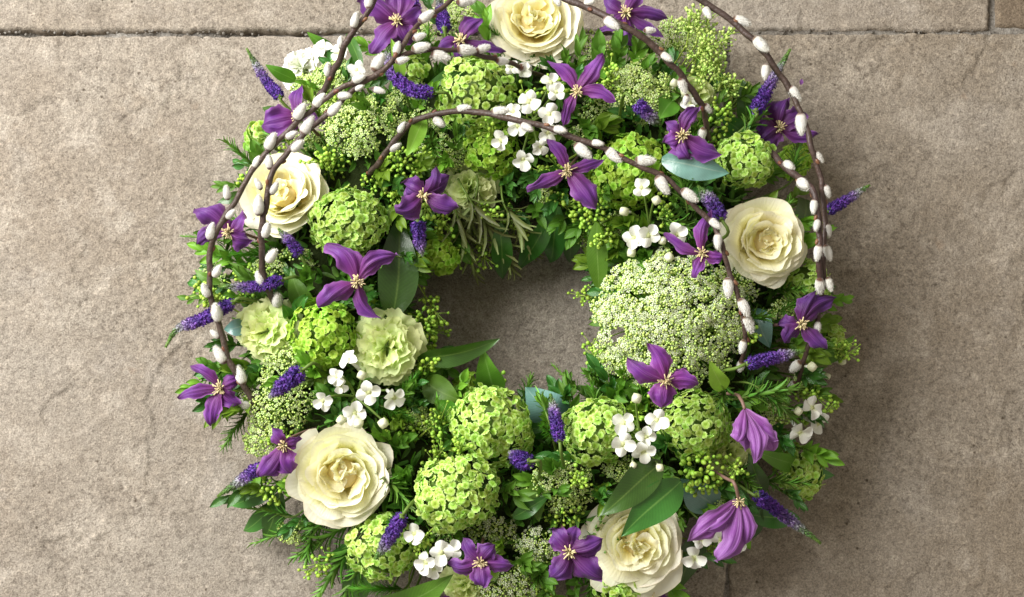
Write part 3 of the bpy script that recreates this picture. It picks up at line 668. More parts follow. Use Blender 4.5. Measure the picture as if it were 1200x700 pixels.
K(563, 658, [(544, 630, 0, .9), (580, 638, 4, .9), (602, 662, 0, .9), (566, 688, 4, 1.1), (523, 660, -4, .9)], 'purple clematis with cream stamens beside white bouvardia at the wreath foot', wd=14, ty=.2, dz=.04)
K(667, 646, [(644, 620, 0, 1), (643, 678, 0, 1.2), (708, 632, 4, 1.0), (706, 680, -2, 1.1), (676, 616, -4, .9)], 'broad-petalled purple clematis left of the rose with two leaves', wd=14, ty=.15, dz=.05)
K(912, 150, [(922, 116, 6, 1.2), (946, 132, 0, 1.0), (960, 157, -4, .7), (889, 166, 6, 1.4)], 'purple clematis under the upright violet spike behind a willow stem', wd=16, tx=.25, ty=-.1, dz=.03)
K(766, 698, [(752, 708, -4, .8), (782, 702, -6, .9), (770, 712, 0, 1)], 'purple clematis just peeping out below the rose with two leaves', wd=12, ty=.5, dz=.01)
K(508, 702, [(490, 700, 0, .7), (528, 700, 0, .7), (510, 715, 0, 1)], 'purple clematis just peeping out beneath the foot leaves', wd=12, ty=.5, dz=.0)
# nodding bells: petals hang side by side from the stem end
K(873, 480, [(866, 520, 10, 1.15), (884, 543, 18, 1.2), (912, 516, 6, 1.2), (905, 528, -12, 1.2), (874, 528, -14, 1.1)], 'half-closed mauve clematis bell nodding below the rosemary', wd=12.5, tx=.1, ty=.55, lift=15, mat='clematis_bell', bell=[(868, 468, .044), (858, 462, .02)], dz=.05, sten=False)
K(866, 586, [(806, 634, 4, 1.15), (842, 660, 14, 1.35), (872, 642, 2, .95), (828, 622, 20, .7), (850, 640, -10, 1)], 'large nodding violet clematis on a bent brown stem over white bouvardia', wd=12.5, tx=-.1, ty=.5, lift=14, mat='clematis_bell', bell=[(860, 566, .048), (846, 558, .02)], dz=.05, sten=True)

# ------------------------------------------------------------------ veronica spikes
def speck():
    mb = MB(); bv, bf, ba = blob(5, 4); mb.add(bv*np.array([.42, .42, .75])+np.array([0, 0, .5]), bf, ba)
    for k in range(3):
        a = 2*PI*k/3
        mb.add([(0.05*math.cos(a+1.6), .05*math.sin(a+1.6), .9), (-.05*math.cos(a+1.6), -.05*math.sin(a+1.6), .9), (.5*math.cos(a), .5*math.sin(a), 1.75)], [np.array([[0, 1, 2]])], [(0, 0, 0)]*3)
        mb.add([(.1*math.cos(a), .1*math.sin(a), .8), (.75*math.cos(a+.5), .75*math.sin(a+.5), 1.15), (.75*math.cos(a-.5), .75*math.sin(a-.5), 1.15)], [np.array([[0, 1, 2]])], [(0, 0, 0)]*3)
    return np.concatenate(mb.v), mb.f, np.concatenate(mb.a)
SP = speck()
def veronica(pts, label, wd=8.5, dz=.035, zz=None, u0=0.0, u1=1.0):
    """pts: pixels from the fat end to the tip."""
    g = np.random.default_rng(6000+int(pts[0][0]*3+pts[0][1])); P = []
    for i, q in enumerate(pts): P.append(ws(q[0], q[1], dz+(q[2]*PX if len(q) > 2 else 0)))
    for p in P: p.z = max(p.z, .012)
    path = catmull(P, 10); n = len(path)
    t = thing('veronica_spike', label, 'veronica', P[0], 'purple veronica spikes')
    for q in path[::4]: HEADS.append((q, 11*PX))
    L_ = [0]
    for i in range(1, n): L_.append(L_[-1]+(path[i]-path[i-1]).length)
    tot = L_[-1]; N = int(tot/PX*4.3); ms = []; us = []
    for i in range(N):
        s = (i+.5)/N*tot; k = min(n-2, max(0, np.searchsorted(L_, s)-1)); f = (s-L_[k])/max(1e-9, L_[k+1]-L_[k])
        c = path[k].lerp(path[k+1], f); T = (path[k+1]-path[k]).normalized()
        x = T.orthogonal().normalized(); y = T.cross(x); a = i*2.399963+g.normal()*.25
        q = s/tot; prof = (1-.22*q)*(1 if q < .62 else max(.22, 1-(q-.62)/.38*.72))*min(1, .55+q*6)
        r = wd*PX*.80*prof; rad = x*math.cos(a)+y*math.sin(a)
        sc = r*.56*g.uniform(.7, 1.3)
        ms.append(aim(c+rad*r*.42, rad+T*(.35+.8*q), sc, g.uniform(0, 6))); us.append(min(1, max(0, u0+(u1-u0)*q+g.normal()*.03)))
    mb = MB(); scatter(mb, *SP, ms, g.random(N), us); part(t, 'florets', mb, 'veronica', 'stuff')
    mb = MB(); tube(mb, path, wd*PX*.42, wd*PX*.16, 6); part(t, 'spike_axis', mb, 'stem')
    mb = MB(); q = core(P[0]); d = (P[0]-P[min(1, len(P)-1)]).normalized()
    tube(mb, catmull([P[0], P[0]+d*.012-Vector((0, 0, .012)), q], 4), .0014, .0014, 5); part(t, 'stem', mb, 'stem')
V = veronica
V([(329, 114), (310, 92), (289, 57, 6)], 'violet veronica spike with green tip pointing away past the frilly white bloom', 8)
V([(509, 108, 4), (486, 107), (464, 92), (455, 68), (458, 48, -4)], 'curved violet veronica spike under the willow fork', 9.5)
V([(521, 34), (516, 8), (512, -22)], 'upright violet veronica spike next to the large drooping clematis', 9)
V([(744, 120, 10), (757, 132, 4), (775, 147, -8)], 'short pale violet veronica spike seen end-on beside green umbels', 9.5, u0=.2)
V([(885, 131), (900, 103), (926, 58, 4)], 'upright violet veronica spike standing out above the rim clematis', 9.5)
V([(969, 248), (990, 236), (1019, 217)], 'violet veronica spike jutting out past the willow stem over bare stone', 8)
V([(846, 258, 10), (838, 244, 4), (818, 218, -8)], 'short violet veronica spike beside the cupped rose and mauve clematis', 10, u0=.15)
V([(490, 258), (491, 278), (495, 300)], 'violet veronica spike hanging below the nodding clematis', 9.5, u0=.1, u1=.8)
V([(332, 327), (298, 336), (258, 336)], 'violet veronica spike lying level between fern and carnation', 8.5, .02)
V([(274, 354), (238, 374), (208, 386), (194, 407, -4)], 'long violet veronica spike curling out beyond the willow over bare stone', 9, .025)
V([(354, 434, 4), (337, 447), (316, 466)], 'short violet veronica spike near the round buds and bouvardia', 11.5, u1=.7)
V([(304, 547), (284, 562), (255, 582)], 'lilac veronica spike on the rim below the purple clematis', 8.5, .02, u0=.3)
V([(472, 604, 8), (460, 625), (440, 655, -8)], 'upright violet veronica spike between snowball flowers and the largest rose', 10, u0=.05)
V([(621, 541, 8), (612, 540), (597, 530, -10)], 'stubby violet veronica spike below the snowball flower at the opening', 11, u1=.75)
V([(656, 518), (652, 495), (645, 462)], 'dark violet veronica spike in front of the blue leaf at the opening', 8.5)
V([(874, 427), (905, 420), (943, 411)], 'level violet veronica spike below the rose near the willow ends', 8.5)
V([(886, 580), (920, 605), (962, 637, -6)], 'violet veronica spike trailing outward from the rim near the nodding clematis', 9, .03)
V([(352, 300), (342, 286), (326, 268)], 'shaded violet veronica spike under the two crossing willow stems', 8, .012)
V([(487, 16), (484, 2), (480, -16)], 'dark violet veronica spike behind the large drooping clematis', 9, .02)

# ------------------------------------------------------------------ white bouvardia
def bouv_meshes():
    out = []
    for k in range(3):
        g = np.random.default_rng(70+k); c = g.uniform(-.1, .35); s = g.uniform(0, 9)
        def fn(U, V):
            x = .06+.94*U; ww = .47*np.sin(PI*np.clip(.14+.66*U, 0, 1))**.85*V*np.clip((1-U)*5, .16, 1)**.6
            z = .24*U-c*U**2+.30*(np.abs(V)**1.5)*np.sin(PI*U)*(1 if k else -1)+.05*np.sin(U*6+s)*V
            return np.stack([x, ww, z], -1)
        v, f, a = sheet(8, 7, fn, g.random()); mb = MB(); mb.add(v, f, a); out.append(mb.mesh('petal', 'bouvardia'))
    mb = MB(); tube(mb, [Vector((0, 0, z)) for z in (.04, -.02, -.15, -.6, -1.2, -1.7)], .22, .14, 8); tm = mb.mesh('blossom', 'bouvardia')
    mb = MB(); bv, bf, ba = blob(8, 7); bv = bv.copy(); sq = 1+.09*np.cos(4*np.arctan2(bv[:, 1], bv[:, 0])); bv[:, :2] *= sq[:, None]
    mb.add(bv*np.array([.52, .52, .62])+np.array([0, 0, .1]), bf, np.stack([.0+ba[:, 0]*.16, ba[:, 1], ba[:, 2]], -1)); tube(mb, [Vector((0, 0, -1.5)), Vector((0, 0, -.4))], .13, .2, 6)
    return out, tm, mb.mesh('bud', 'bouvardia')
BP, BTUBE, BBUD = bouv_meshes()
def bouvardia(bl, label, dz=.036):
    """bl: (px, py, size px, facing x, facing y, kind) kind 0 blossom, 1 bud."""
    g = np.random.default_rng(7000+int(bl[0][0]*3+bl[0][1]))
    cx = sum(b[0] for b in bl)/len(bl); cy = sum(b[1] for b in bl)/len(bl); p = ws(cx, cy, dz-.03)
    t = thing('bouvardia', label, 'bouvardia', p, 'white bouvardia sprays'); sm = MB()
    for b in bl:
        n = face(b[3], b[4]); s = b[2]*PX; q = ws(b[0], b[1], dz+g.uniform(-.006, .008))
        Mx = frame(q, n, g.uniform(0, 6), s)
        if len(b) > 5 and b[5]: shared(t, 'bud', BBUD, Mx); e = q-n*s*1.5
        else:
            o = shared(t, 'blossom', BTUBE, Mx); e = q-n*s*1.7
            for k in range(4):
                R_ = Matrix.Rotation(PI/2*k+g.normal()*.12, 4, 'Z') @ Matrix.Rotation(g.uniform(-.3, .22), 4, 'Y') @ Matrix.Scale(g.uniform(.9, 1.08), 4)
                shared(o, 'petal', BP[g.integers(3)], R_, True)
        tube(sm, catmull([e, (e+p)/2-n*.004, p], 3), .0009, .0011, 5)
    tube(sm, [p, core(p)], .0014, .0014, 5); part(t, 'stem', sm, 'stem')
bouvardia([(409, 422, 13, -.5, -.5), (394, 442, 11, -.3, 0), (399, 452, 10, -.1, .3), (378, 470, 12, -.3, .2, ), (432, 460, 15, 0, .1), (462, 466, 14, .4, .3), (416, 484, 14, 0, .2), (400, 492, 11, -.1, .2, 1), (420, 496, 12, .1, .2, 1), (449, 496, 12, .1, .1, 1), (424, 440, 11, 0, -.1, 1)], 'spray of white bouvardia between the pale carnation and the largest rose')
bouvardia([(731, 496, 14, -.1, -.1), (730, 521, 14, 0, .1), (770, 493, 14, .1, -.1), (757, 512, 13, 0, 0), (754, 530, 14, 0, .3), (746, 467, 12, 0, -.1, 1), (742, 545, 8, 0, .3, 1), (773, 548, 9, .1, .2, 1)], 'spray of white bouvardia between two snowball flowers above the dark leaf pair', .045)
bouvardia([(620, 119, 15, -.1, -.2), (644, 134, 14, .1, .1), (607, 148, 13, -.2, .2), (587, 165, 13, -.3, .3), (613, 187, 13, 0, .5), (642, 156, 13, .2, .2), (646, 97, 13, .2, -.3), (652, 108, 11, .1, 0), (602, 131, 11, -.2, -.1), (633, 172, 11, .2, .4)], 'spray of white bouvardia behind the arching twig near starry clematis')
bouvardia([(732, 248, 11, -.5, 0, 1), (743, 279, 14, -.2, 0), (760, 276, 14, .1, 0), (793, 275, 14, .2, 0), (752, 220, 12, -.2, -.3), (769, 235, 11, .1, 0, 1), (776, 282, 10, .1, .1, 1), (784, 301, 11, 0, .4, 1), (740, 296, 11, -.1, .3, 1)], 'spray of white bouvardia above the very large umbel')
bouvardia([(952, 478, 14, .6, -.2), (959, 496, 15, .6, .2), (938, 507, 14, .3, .5), (935, 482, 10, .3, 0, 1)], 'trumpet-shaped white bouvardia sticking out from the rim', .025)
bouvardia([(517, 648, 14, 0, .1), (499, 660, 13, -.4, .2), (528, 646, 13, .2, -.2), (486, 626, 13, -.2, 0), (508, 667, 12, -.1, .4)], 'spray of white bouvardia beside the cream-stamened clematis at the wreath foot', .036)
bouvardia([(814, 654, 15, -.2, .4), (872, 620, 14, .5, 0), (845, 632, 13, 0, .2), (822, 632, 12, -.1, .2), (862, 640, 12, .2, .4)], 'spray of white bouvardia half hidden by the large nodding clematis', .012)
bouvardia([(986, 424, 9, .6, 0, 1), (951, 430, 11, .3, 0, 1), (969, 441, 8, .4, .1, 1), (972, 418, 8, .5, -.2, 1)], 'white bouvardia buds on the rim by the willow ends', .02)
bouvardia([(803, 108, 12, .1, -.2, 1), (808, 121, 12, .1, .1), (790, 98, 10, 0, -.3, 1)], 'few white bouvardia behind the twig beside the pale carnation', .03)
bouvardia([(600, 78, 10, -.2, .3), (614, 82, 10, 0, .5), (440, 108, 12, 0, .2)][:2], 'pair of white bouvardia tucked under the rose at the wreath head', .02)
bouvardia([(398, 62, 14, -.2, -.5), (378, 58, 14, -.4, -.4), (418, 82, 12, -.2, -.2)], 'white bouvardia on the rim next to the thin willow twig', .02)

# ------------------------------------------------------------------ willow twigs
def catkin_mesh(k):
    g = np.random.default_rng(90+k); bv, bf, ba = blob(14, 12); v = bv.copy()
    zz = (v[:, 2]+1)/2; v[:, :2] *= (.57*(1.05-.34*zz))[:, None]; v[:, 2] = zz*2
    for i in range(len(v)):
        if .08 < zz[i] < .97: v[i, :2] *= 1+.10*noise.noise(Vector((v[i, 0]*3, v[i, 1]*3, v[i, 2]*3+k*7)))
    v[:, 0] += .12*np.sin(zz*2.5+k)*.5
    mb = MB(); mb.add(v, bf, np.stack([zz, np.full(len(v), g.random()), ba[:, 2]], -1))
    hv = []; hf = []; ha = []
    for i in range(420):                      # silky down
        z = g.uniform(.18, 1); a = g.uniform(0, 2*PI); r = .57*(1.05-.34*z)*math.sin(math.acos(1-2*z)) if 0 < z < 1 else 0
        q = np.array([r*math.cos(a), r*math.sin(a), 2*z]); d = np.array([math.cos(a)*.8, math.sin(a)*.8, .9+g.normal()*.3]); d /= np.linalg.norm(d)
        s = np.array([-math.sin(a), math.cos(a), 0])*.022; n0 = len(hv)
        hv += [q-s, q+s, q+d*g.uniform(.13, .24)]; hf.append((n0, n0+1, n0+2)); ha += [(z, .5, 0)]*2+[(.8, 1, 0)]
    mb.add(hv, [np.array(hf)], ha)
    return mb.mesh('catkin', 'catkin')
CK = [catkin_mesh(k) for k in range(5)]
def willow(pts, cats, label, r0=.0027, r1=.0018, rev=False):
    g = np.random.default_rng(8000+int(pts[0][0]*3+pts[0][1]))
    P = [w(x, y, z) for x, y, z in pts]; path = catmull(P, 14)
    path = [p+Vector(noise.noise_vector(p*28))*.0034+Vector(noise.noise_vector(p*95))*.0011 for p in path]
    t = thing('willow_branch', label, 'willow branch', P[0], 'pussy willow branches')
    mb = MB(); tube(mb, path, r0, r1, 9, g.random(), .22); part(t, 'stem', mb, 'bark')
    k0 = 18/LENS/600
    pp = []
    for p in path:
        d = p-CL; zc = -d.dot(BV); pp.append((600+d.dot(RV)/zc/k0, 350-d.dot(UV)/zc/k0))
    pp = np.array(pp); nb = MB()
    for i in range(9, len(path)-4, int(g.integers(9, 13))):      # leaf nodes and empty bud scales
        T = (path[i+1]-path[i]).normalized(); x = T.orthogonal().normalized()
        a = g.uniform(0, 6); rad = x*math.cos(a)+T.cross(x)*math.sin(a); scatter(nb, *BT, [aim(path[i]+rad*r1*.9, rad*.5+T, .0022) @ Matrix.Diagonal((.8, .8, 1.5, 1))], [g.random()])
    part(t, 'nodes', nb, 'bud_scale', 'stuff')
    for c in cats:
        i = int(np.argmin((pp[:, 0]-c[0])**2+(pp[:, 1]-c[1])**2)); i0 = max(0, i-3); i1 = min(len(path)-1, i+3)
        T = (path[i1]-path[i0]).normalized()
        if rev: T = -T
        ctr = w(c[0], c[1], path[i].z+g.uniform(-.001, .004))
        off = ctr-path[i]; off -= T*off.dot(T)
        s = PX*(c[2] if len(c) > 2 else 11.6)*g.uniform(.66, 1.10)
        root = ctr-T*s*.95; root = root-off*.55
        d = ((ctr-root).normalized()+Vector(g.normal(size=3))*.06).normalized()
        shared(t, 'catkin', CK[g.integers(5)], aim(ctr-d*s, d, s, g.uniform(0, 6)))
willow([(316, 506, .05), (290, 462, .085), (262, 405, .10), (246, 335, .12), (250, 285, .135), (280, 225, .15), (330, 160, .17), (390, 112, .185), (450, 78, .19), (485, 38, .18), (520, 5, .165), (570, -25, .14)],
       [(258, 416), (282, 440), (285, 474), (309, 501), (254, 367), (252, 392, 10), (241, 341), (254, 318, 10), (247, 272), (270, 251), (266, 226), (301, 190), (317, 166), (341, 158, 10), (351, 131), (374, 118), (420, 92), (443, 74), (471, 71), (465, 57), (499, 20), (491, 43, 10), (545, 2), (403, 112, 10)],
       'long outer willow branch arching beyond the rim over bare stone')
willow([(334, 396, .06), (318, 352, .10), (307, 310, .125), (307, 260, .145), (318, 208, .16), (345, 168, .172), (395, 125, .18), (440, 84, .19), (480, 62, .182), (540, 60, .165), (600, 75, .13), (640, 92, .09)],
       [(325, 352, 11), (306, 328), (318, 300, 10), (312, 270), (303, 241), (321, 221, 11), (315, 190), (303, 216, 9), (348, 171, 10), (360, 147), (392, 128, 10), (444, 106, 11), (493, 56), (516, 66, 11), (546, 59), (566, 57, 10), (588, 72, 11), (615, 80, 12), (318, 382, 10), (421, 103, 9)],
       'willow branch rising past the creamy yellow rose and bending across to the wreath head')
willow([(372, 112, .11), (392, 78, .13), (408, 48, .145), (432, 14, .155), (450, -20, .15)], [(416, 24, 14), (399, 50, 11), (432, 2, 11), (384, 82, 9)], 'short thin willow twig beside the drooping clematis', .003, .002)
willow([(426, 222, .07), (440, 195, .10), (462, 165, .12), (490, 142, .135), (540, 131, .15), (600, 140, .16), (660, 158, .165), (725, 180, .165), (785, 215, .16), (828, 255, .155), (850, 300, .15), (866, 350, .14), (873, 395, .125), (866, 432, .10)],
       [(471, 150), (463, 173, 11), (514, 143, 11), (543, 127), (586, 130, 11), (617, 149, 11), (656, 152, 11), (683, 177), (719, 182), (756, 188), (776, 217), (808, 229), (841, 283), (853, 337), (872, 360), (877, 379, 11), (870, 406), (868, 429, 11), (838, 262, 10), (700, 168, 8)],
       'inner willow branch arching right across the wreath to the big umbel')
willow([(640, -12, .15), (672, 2, .16), (715, 22, .165), (760, 52, .16), (798, 92, .15), (822, 128, .13), (832, 166, .10)],
       [(653, 1), (717, 27), (761, 36), (781, 67, 11), (800, 100, 11), (804, 117, 10), (829, 127, 10), (823, 157, 10), (690, 3, 9)],
       'short willow branch curving from the wreath head to the dark clematis', .0029, .0024)
willow([(790, -15, .15), (838, 12, .15), (880, 45, .15), (915, 90, .145), (942, 145, .14), (958, 195, .135), (966, 250, .125), (966, 310, .12), (958, 365, .105), (946, 415, .09), (930, 462, .05)],
       [(829, 15), (869, 25, 10), (892, 52), (897, 84, 11), (931, 110), (939, 145, 14), (959, 184), (969, 224), (970, 270), (970, 296, 10), (972, 333), (954, 367, 11), (958, 384, 10), (933, 429, 10), (928, 451, 10)],
       'long outer willow branch sweeping down the rim past the cupped rose')
willow([(888, 168, .07), (905, 182, .10), (930, 204, .125), (952, 228, .138), (960, 262, .135), (962, 300, .128), (960, 345, .11), (952, 372, .085)],
       [(895, 177), (924, 194), (941, 216), (954, 242), (957, 264, 11), (959, 296), (961, 335, 10)], 'thin willow twig joining the long stem beside the cupped rose', .003, .0024)

# ------------------------------------------------------------------ single leaves
def leafblade(mb, p, e, wd, up, bend=.15, fold=.25, rnd=0.0, wave=.04, shape=.8, nu=13, nv=7):
    ax = np.array(e-p); L_ = np.linalg.norm(ax); T = ax/L_; n = np.array(up); n = n-T*n.dot(T); n /= np.linalg.norm(n); s = np.cross(T, n)
    k = rng.uniform(0, 9)
    def fn(U, V):
        ww = wd*np.sin(PI*np.clip(U*.97+.03, 0, 1)**shape)**.9
        h = L_*bend*np.sin(PI*U)+ww*fold*np.abs(V)**1.3+wd*wave*3*np.sin(U*9+k+V)*np.abs(V)
        sx = L_*.05*np.sin(U*3+k)
        return np.array(p)+T*(L_*U)[..., None]+s*(ww*V+sx)[..., None]+n*h[..., None]
    v, f, a = sheet(nu, nv, fn, rnd); mb.add(v, f, a)
def bigleaf(b, e, wd, label, mat='leaf_dark', dzb=.02, dze=.03, tx=0, ty=0, bend=.12, fold=.2, name='glossy_leaf', absz=None):
    p = ws(b[0], b[1], dzb); q = ws(e[0], e[1], dze)
    if absz: p = w(b[0], b[1], absz[0]); q = w(e[0], e[1], absz[1])
    p.z = max(p.z, .008); q.z = max(q.z, .008)
    t = thing(name, label, 'leaf', p, 'single leaves among the flowers'); mb = MB(); HEADS.append((p.lerp(q, .7)+Vector((0, 0, .004)), wd*PX*.5)); HEADS.append((p.lerp(q, .35)+Vector((0, 0, .004)), wd*PX*.5))
    leafblade(mb, p, q, wd*PX/2, face(tx, ty), bend, fold, rng.random()); part(t, 'blade', mb, mat)
    mb = MB(); c = core(p); tube(mb, catmull([p, p.lerp(c, .4)-Vector((0, 0, .008)), c], 4), .0011, .0011, 5); part(t, 'leaf_stalk', mb, 'stem')
B = bigleaf
B((492, 425), (584, 393), 28, 'long dark leaf reaching over the opening from the pale carnation', 'leaf_dark', ty=.5, absz=(.085, .10), fold=.35)
B((578, 462), (566, 409), 34, 'upright pointed leaf behind the snowball flower at the opening', 'leaf_mid', absz=(.06, .095), tx=-.2, ty=.2)
B((704, 262), (697, 350), 26, 'long strap-like bright green leaf beside the very large umbel', 'leaf_mid', absz=(.10, .06), tx=-.3, fold=.1, bend=.06)
B((778, 547), (701, 601), 38, 'upper dark pointed leaf of the pair lying over a rose', 'leaf_dark', dzb=.035, dze=.050, bend=.10)
B((796, 562), (730, 632), 42, 'lower dark pointed leaf of the pair lying over a rose', 'leaf_dark', dzb=.032, dze=.050, bend=.10, ty=.1)
B((775, 192), (855, 199), 34, 'blue-green leaf with its shiny back turned up below the dark clematis', 'leaf_teal', dzb=.03, dze=.035, ty=.1)
B((664, 500), (618, 452), 52, 'broad blue-green leaf at the opening behind the dark violet spike', 'leaf_teal', absz=(.05, .07), fold=.15)
B((455, 372), (472, 252), 48, 'large dark leaf between the starry clematis and the opening', 'leaf_dark', dzb=-.012, dze=-.005, bend=.05)
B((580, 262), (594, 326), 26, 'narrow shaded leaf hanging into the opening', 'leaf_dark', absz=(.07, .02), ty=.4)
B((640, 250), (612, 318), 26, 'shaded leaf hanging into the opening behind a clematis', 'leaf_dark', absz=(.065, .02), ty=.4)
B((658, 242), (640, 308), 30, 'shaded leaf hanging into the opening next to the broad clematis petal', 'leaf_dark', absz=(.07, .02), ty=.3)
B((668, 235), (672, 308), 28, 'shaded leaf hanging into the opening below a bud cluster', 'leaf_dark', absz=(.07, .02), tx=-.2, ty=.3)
B((450, 712), (528, 668), 36, 'broad green leaf under bouvardia at the wreath foot', 'leaf_mid', dzb=.01, dze=.02, ty=.2)
B((478, 715), (524, 678), 26, 'narrow green leaf beneath another at the wreath foot', 'leaf_mid', dzb=.004, dze=.008, ty=.3)
B((326, 576), (270, 590), 22, 'shiny dark leaf on the rim below the lilac spike', 'leaf_dark', absz=(.045, .03), ty=.1)
B((332, 578), (306, 632), 26, 'dark leaf pointing down onto the stone beside the largest rose', 'leaf_dark', absz=(.04, .012), ty=.2)
B((845, 458), (834, 422), 22, 'small lime leaf below the very large umbel', 'leaf_lime', dzb=.03, dze=.055)
B((500, 140), (474, 182), 20, 'lime leaf hanging from the start of the inner arching twig', 'leaf_lime', dzb=.03, dze=.03, tx=.2)
B((388, 62), (361, 36), 16, 'small dark leaf sticking out by the white rim bouvardia', 'leaf_mid', dzb=0, dze=.02)
B((345, 96), (312, 74), 18, 'small bright leaf behind the tip of the first violet spike', 'leaf_mid', dzb=0, dze=.02)
B((335, 138), (308, 124), 12, 'tiny dark leaf poking out above the rim clematis', 'leaf_dark', dzb=0, dze=.02)
B((878, 150), (868, 94), 26, 'dark leaf on the rim beside the upright violet spike', 'leaf_dark', dzb=-.01, dze=.01, tx=.2)
B((872, 160), (842, 138), 22, 'dark leaf tucked behind the snowball flower by the clematis', 'leaf_dark', dzb=-.01, dze=.0)
B((955, 425), (1002, 392), 18, 'dark leaf tip jutting over the stone by the bouvardia buds', 'leaf_mid', absz=(.05, .055), tx=.3)
B((945, 235), (918, 285), 32, 'broad dark leaf behind the willow beside the cupped rose', 'leaf_dark', dzb=-.01, dze=-.005)
B((884, 362), (903, 408), 30, 'dull blue-green leaf in shade below the cupped rose', 'leaf_teal', dzb=-.02, dze=-.01)
B((498, 445), (540, 470), 34, 'bright green leaf between fern and the snowball flower at the opening', 'leaf_mid', dzb=-.004, dze=.006)
B((536, 492), (508, 470), 26, 'rounded green leaf below the long opening leaf', 'leaf_mid', dzb=-.008, dze=.002)
B((366, 372), (342, 316), 26, 'dark leaf between carnation and the starry clematis', 'leaf_mid', dzb=-.014, dze=-.002)
B((835, 595), (800, 560), 42, 'rounded grey-green leaf behind the dense bud cluster', 'leaf_teal', dzb=-.012, dze=-.002, tx=-.1)
B((888, 580), (880, 530), 24, 'dark leaf between the two nodding clematis', 'leaf_dark', dzb=-.01, dze=.004)
B((928, 550), (884, 522), 24, 'green leaf in front of the rim snowball flower', 'leaf_mid', dzb=-.004, dze=.014)
B((600, 604), (645, 584), 18, 'thin dark leaf beneath the stubby violet spike', 'leaf_dark', dzb=.0, dze=.006)
B((628, 560), (634, 612), 22, 'dark leaf folded below the stubby violet spike', 'leaf_mid', dzb=-.004, dze=.0)
B((930, 545), (978, 558), 18, 'dark leaf tip behind the rim snowball flower', 'leaf_dark', absz=(.04, .03), tx=.3)
B((880, 600), (938, 612), 26, 'dark leaf beneath the trailing violet spike', 'leaf_dark', absz=(.045, .03), tx=.2)
B((868, 630), (892, 585), 26, 'dark leaf beside the bent brown stem', 'leaf_dark', dzb=-.015, dze=-.005)
B((470, 96), (458, 44), 14, 'small bright leaf on the large drooping clematis', 'leaf_lime', dzb=.03, dze=.058)
B((420, 85), (410, 38), 14, 'small dark leaf by the thin willow twig', 'leaf_dark', dzb=.0, dze=.015)
B((258, 333), (228, 315), 12, 'small dark leaf sticking out beyond the outer willow stem', 'leaf_mid', absz=(.06, .06), tx=-.2)
B((288, 228), (254, 236), 14, 'small dark leaf between outer willow stem and rim clematis', 'leaf_dark', absz=(.06, .06), tx=-.2)
B((290, 380), (262, 386), 20, 'pale teal leaf beside the outer willow stem', 'leaf_teal', dzb=.0, dze=.01)
B((548, 80), (500, 98), 20, 'dark leaf between the curved violet spike and snowball flower', 'leaf_dark', dzb=-.004, dze=.0)
B((790, 118), (772, 140), 28, 'dark leaf behind the short pale violet spike', 'leaf_mid', dzb=.0, dze=.004)
B((700, 125), (770, 112), 22, 'dark leaf under the greenish umbel beside the starry clematis', 'leaf_mid', dzb=-.01, dze=.0)
B((405, 700), (440, 655), 34, 'dark leaf under the snowball flower at the wreath foot', 'leaf_dark', absz=(.03, .05))
B((395, 665), (420, 628), 30, 'dark leaf behind the rosemary below the largest rose', 'leaf_dark', absz=(.025, .05))
B((705, 470), (676, 452), 16, 'small dark leaf below the umbel at the opening edge', 'leaf_mid', absz=(.05, .06))
B((330, 590), (283, 620), 22, 'dark leaf lying low over the stone by the bud cluster', 'leaf_dark', absz=(.035, .01), ty=.1)
B((820, 610), (800, 690), 30, 'shaded dark leaf under the bouvardia by the rose', 'leaf_dark', dzb=-.015, dze=-.02, ty=.3)

# ------------------------------------------------------------------ sprigs
def needle_tpl(wd=.055):
    v, f, a = sheet(4, 3, lambda U, V: np.stack([U, wd*np.sin(PI*np.clip(U*.85+.15, 0, .97))**.6*V, .10*np.sin(PI*U)+wd*.5*np.abs(V)], -1)); return v, f, a
NT = needle_tpl(.075); NF = needle_tpl(.03); NL = needle_tpl(.10)
def along(path, s):
    k = s*(len(path)-1); i = min(int(k), len(path)-2); return path[i].lerp(path[i+1], k-i), (path[i+1]-path[i]).normalized()
def sprig(P, label, kind, group, seed, name, cat='sprig', ln=20, n_=46):
    g = np.random.default_rng(seed); path = catmull(P, 8)
    t = thing(name, label, cat, P[0], group); mb = MB(); q = core(P[0])
    tube(mb, catmull([q, q.lerp(P[0], .6)]+list(P), 6), .0012, .0006, 5); part(t, 'stem', mb, 'stem')
    ms = []; us = []
    for i in range(n_):
        s = .05+.95*(i/(n_-1)); c, T = along(path, min(s, .999)); x = T.orthogonal().normalized(); y = T.cross(x); a = i*2.399963+g.normal()*.3
        rad = x*math.cos(a)+y*math.sin(a)
        d = (rad*(1.0-.6*s)+T*(.75+.5*s)+Vector((0, 0, .15))).normalized()
        yv = d.cross(rad if abs(d.dot(rad)) < .98 else T).normalized(); zv = d.cross(yv)
        L_ = ln*PX*g.uniform(.7, 1.15)*(1.0-.35*s**3)
        Mx = Matrix(((d.x, yv.x, zv.x, 0), (d.y, yv.y, zv.y, 0), (d.z, yv.z, zv.z, 0), (0, 0, 0, 1)))
        ms.append(Matrix.Translation(c) @ Mx @ Matrix.Scale(L_, 4)); us.append(s)
    mb = MB(); scatter(mb, *(NF if kind == 'fern' else NT), ms, g.random(n_), us)
    part(t, 'needles', mb, {'fern': 'fern', 'dry': 'needle_dry'}.get(kind, 'needle'), 'stuff')
sg = 'rosemary sprigs'
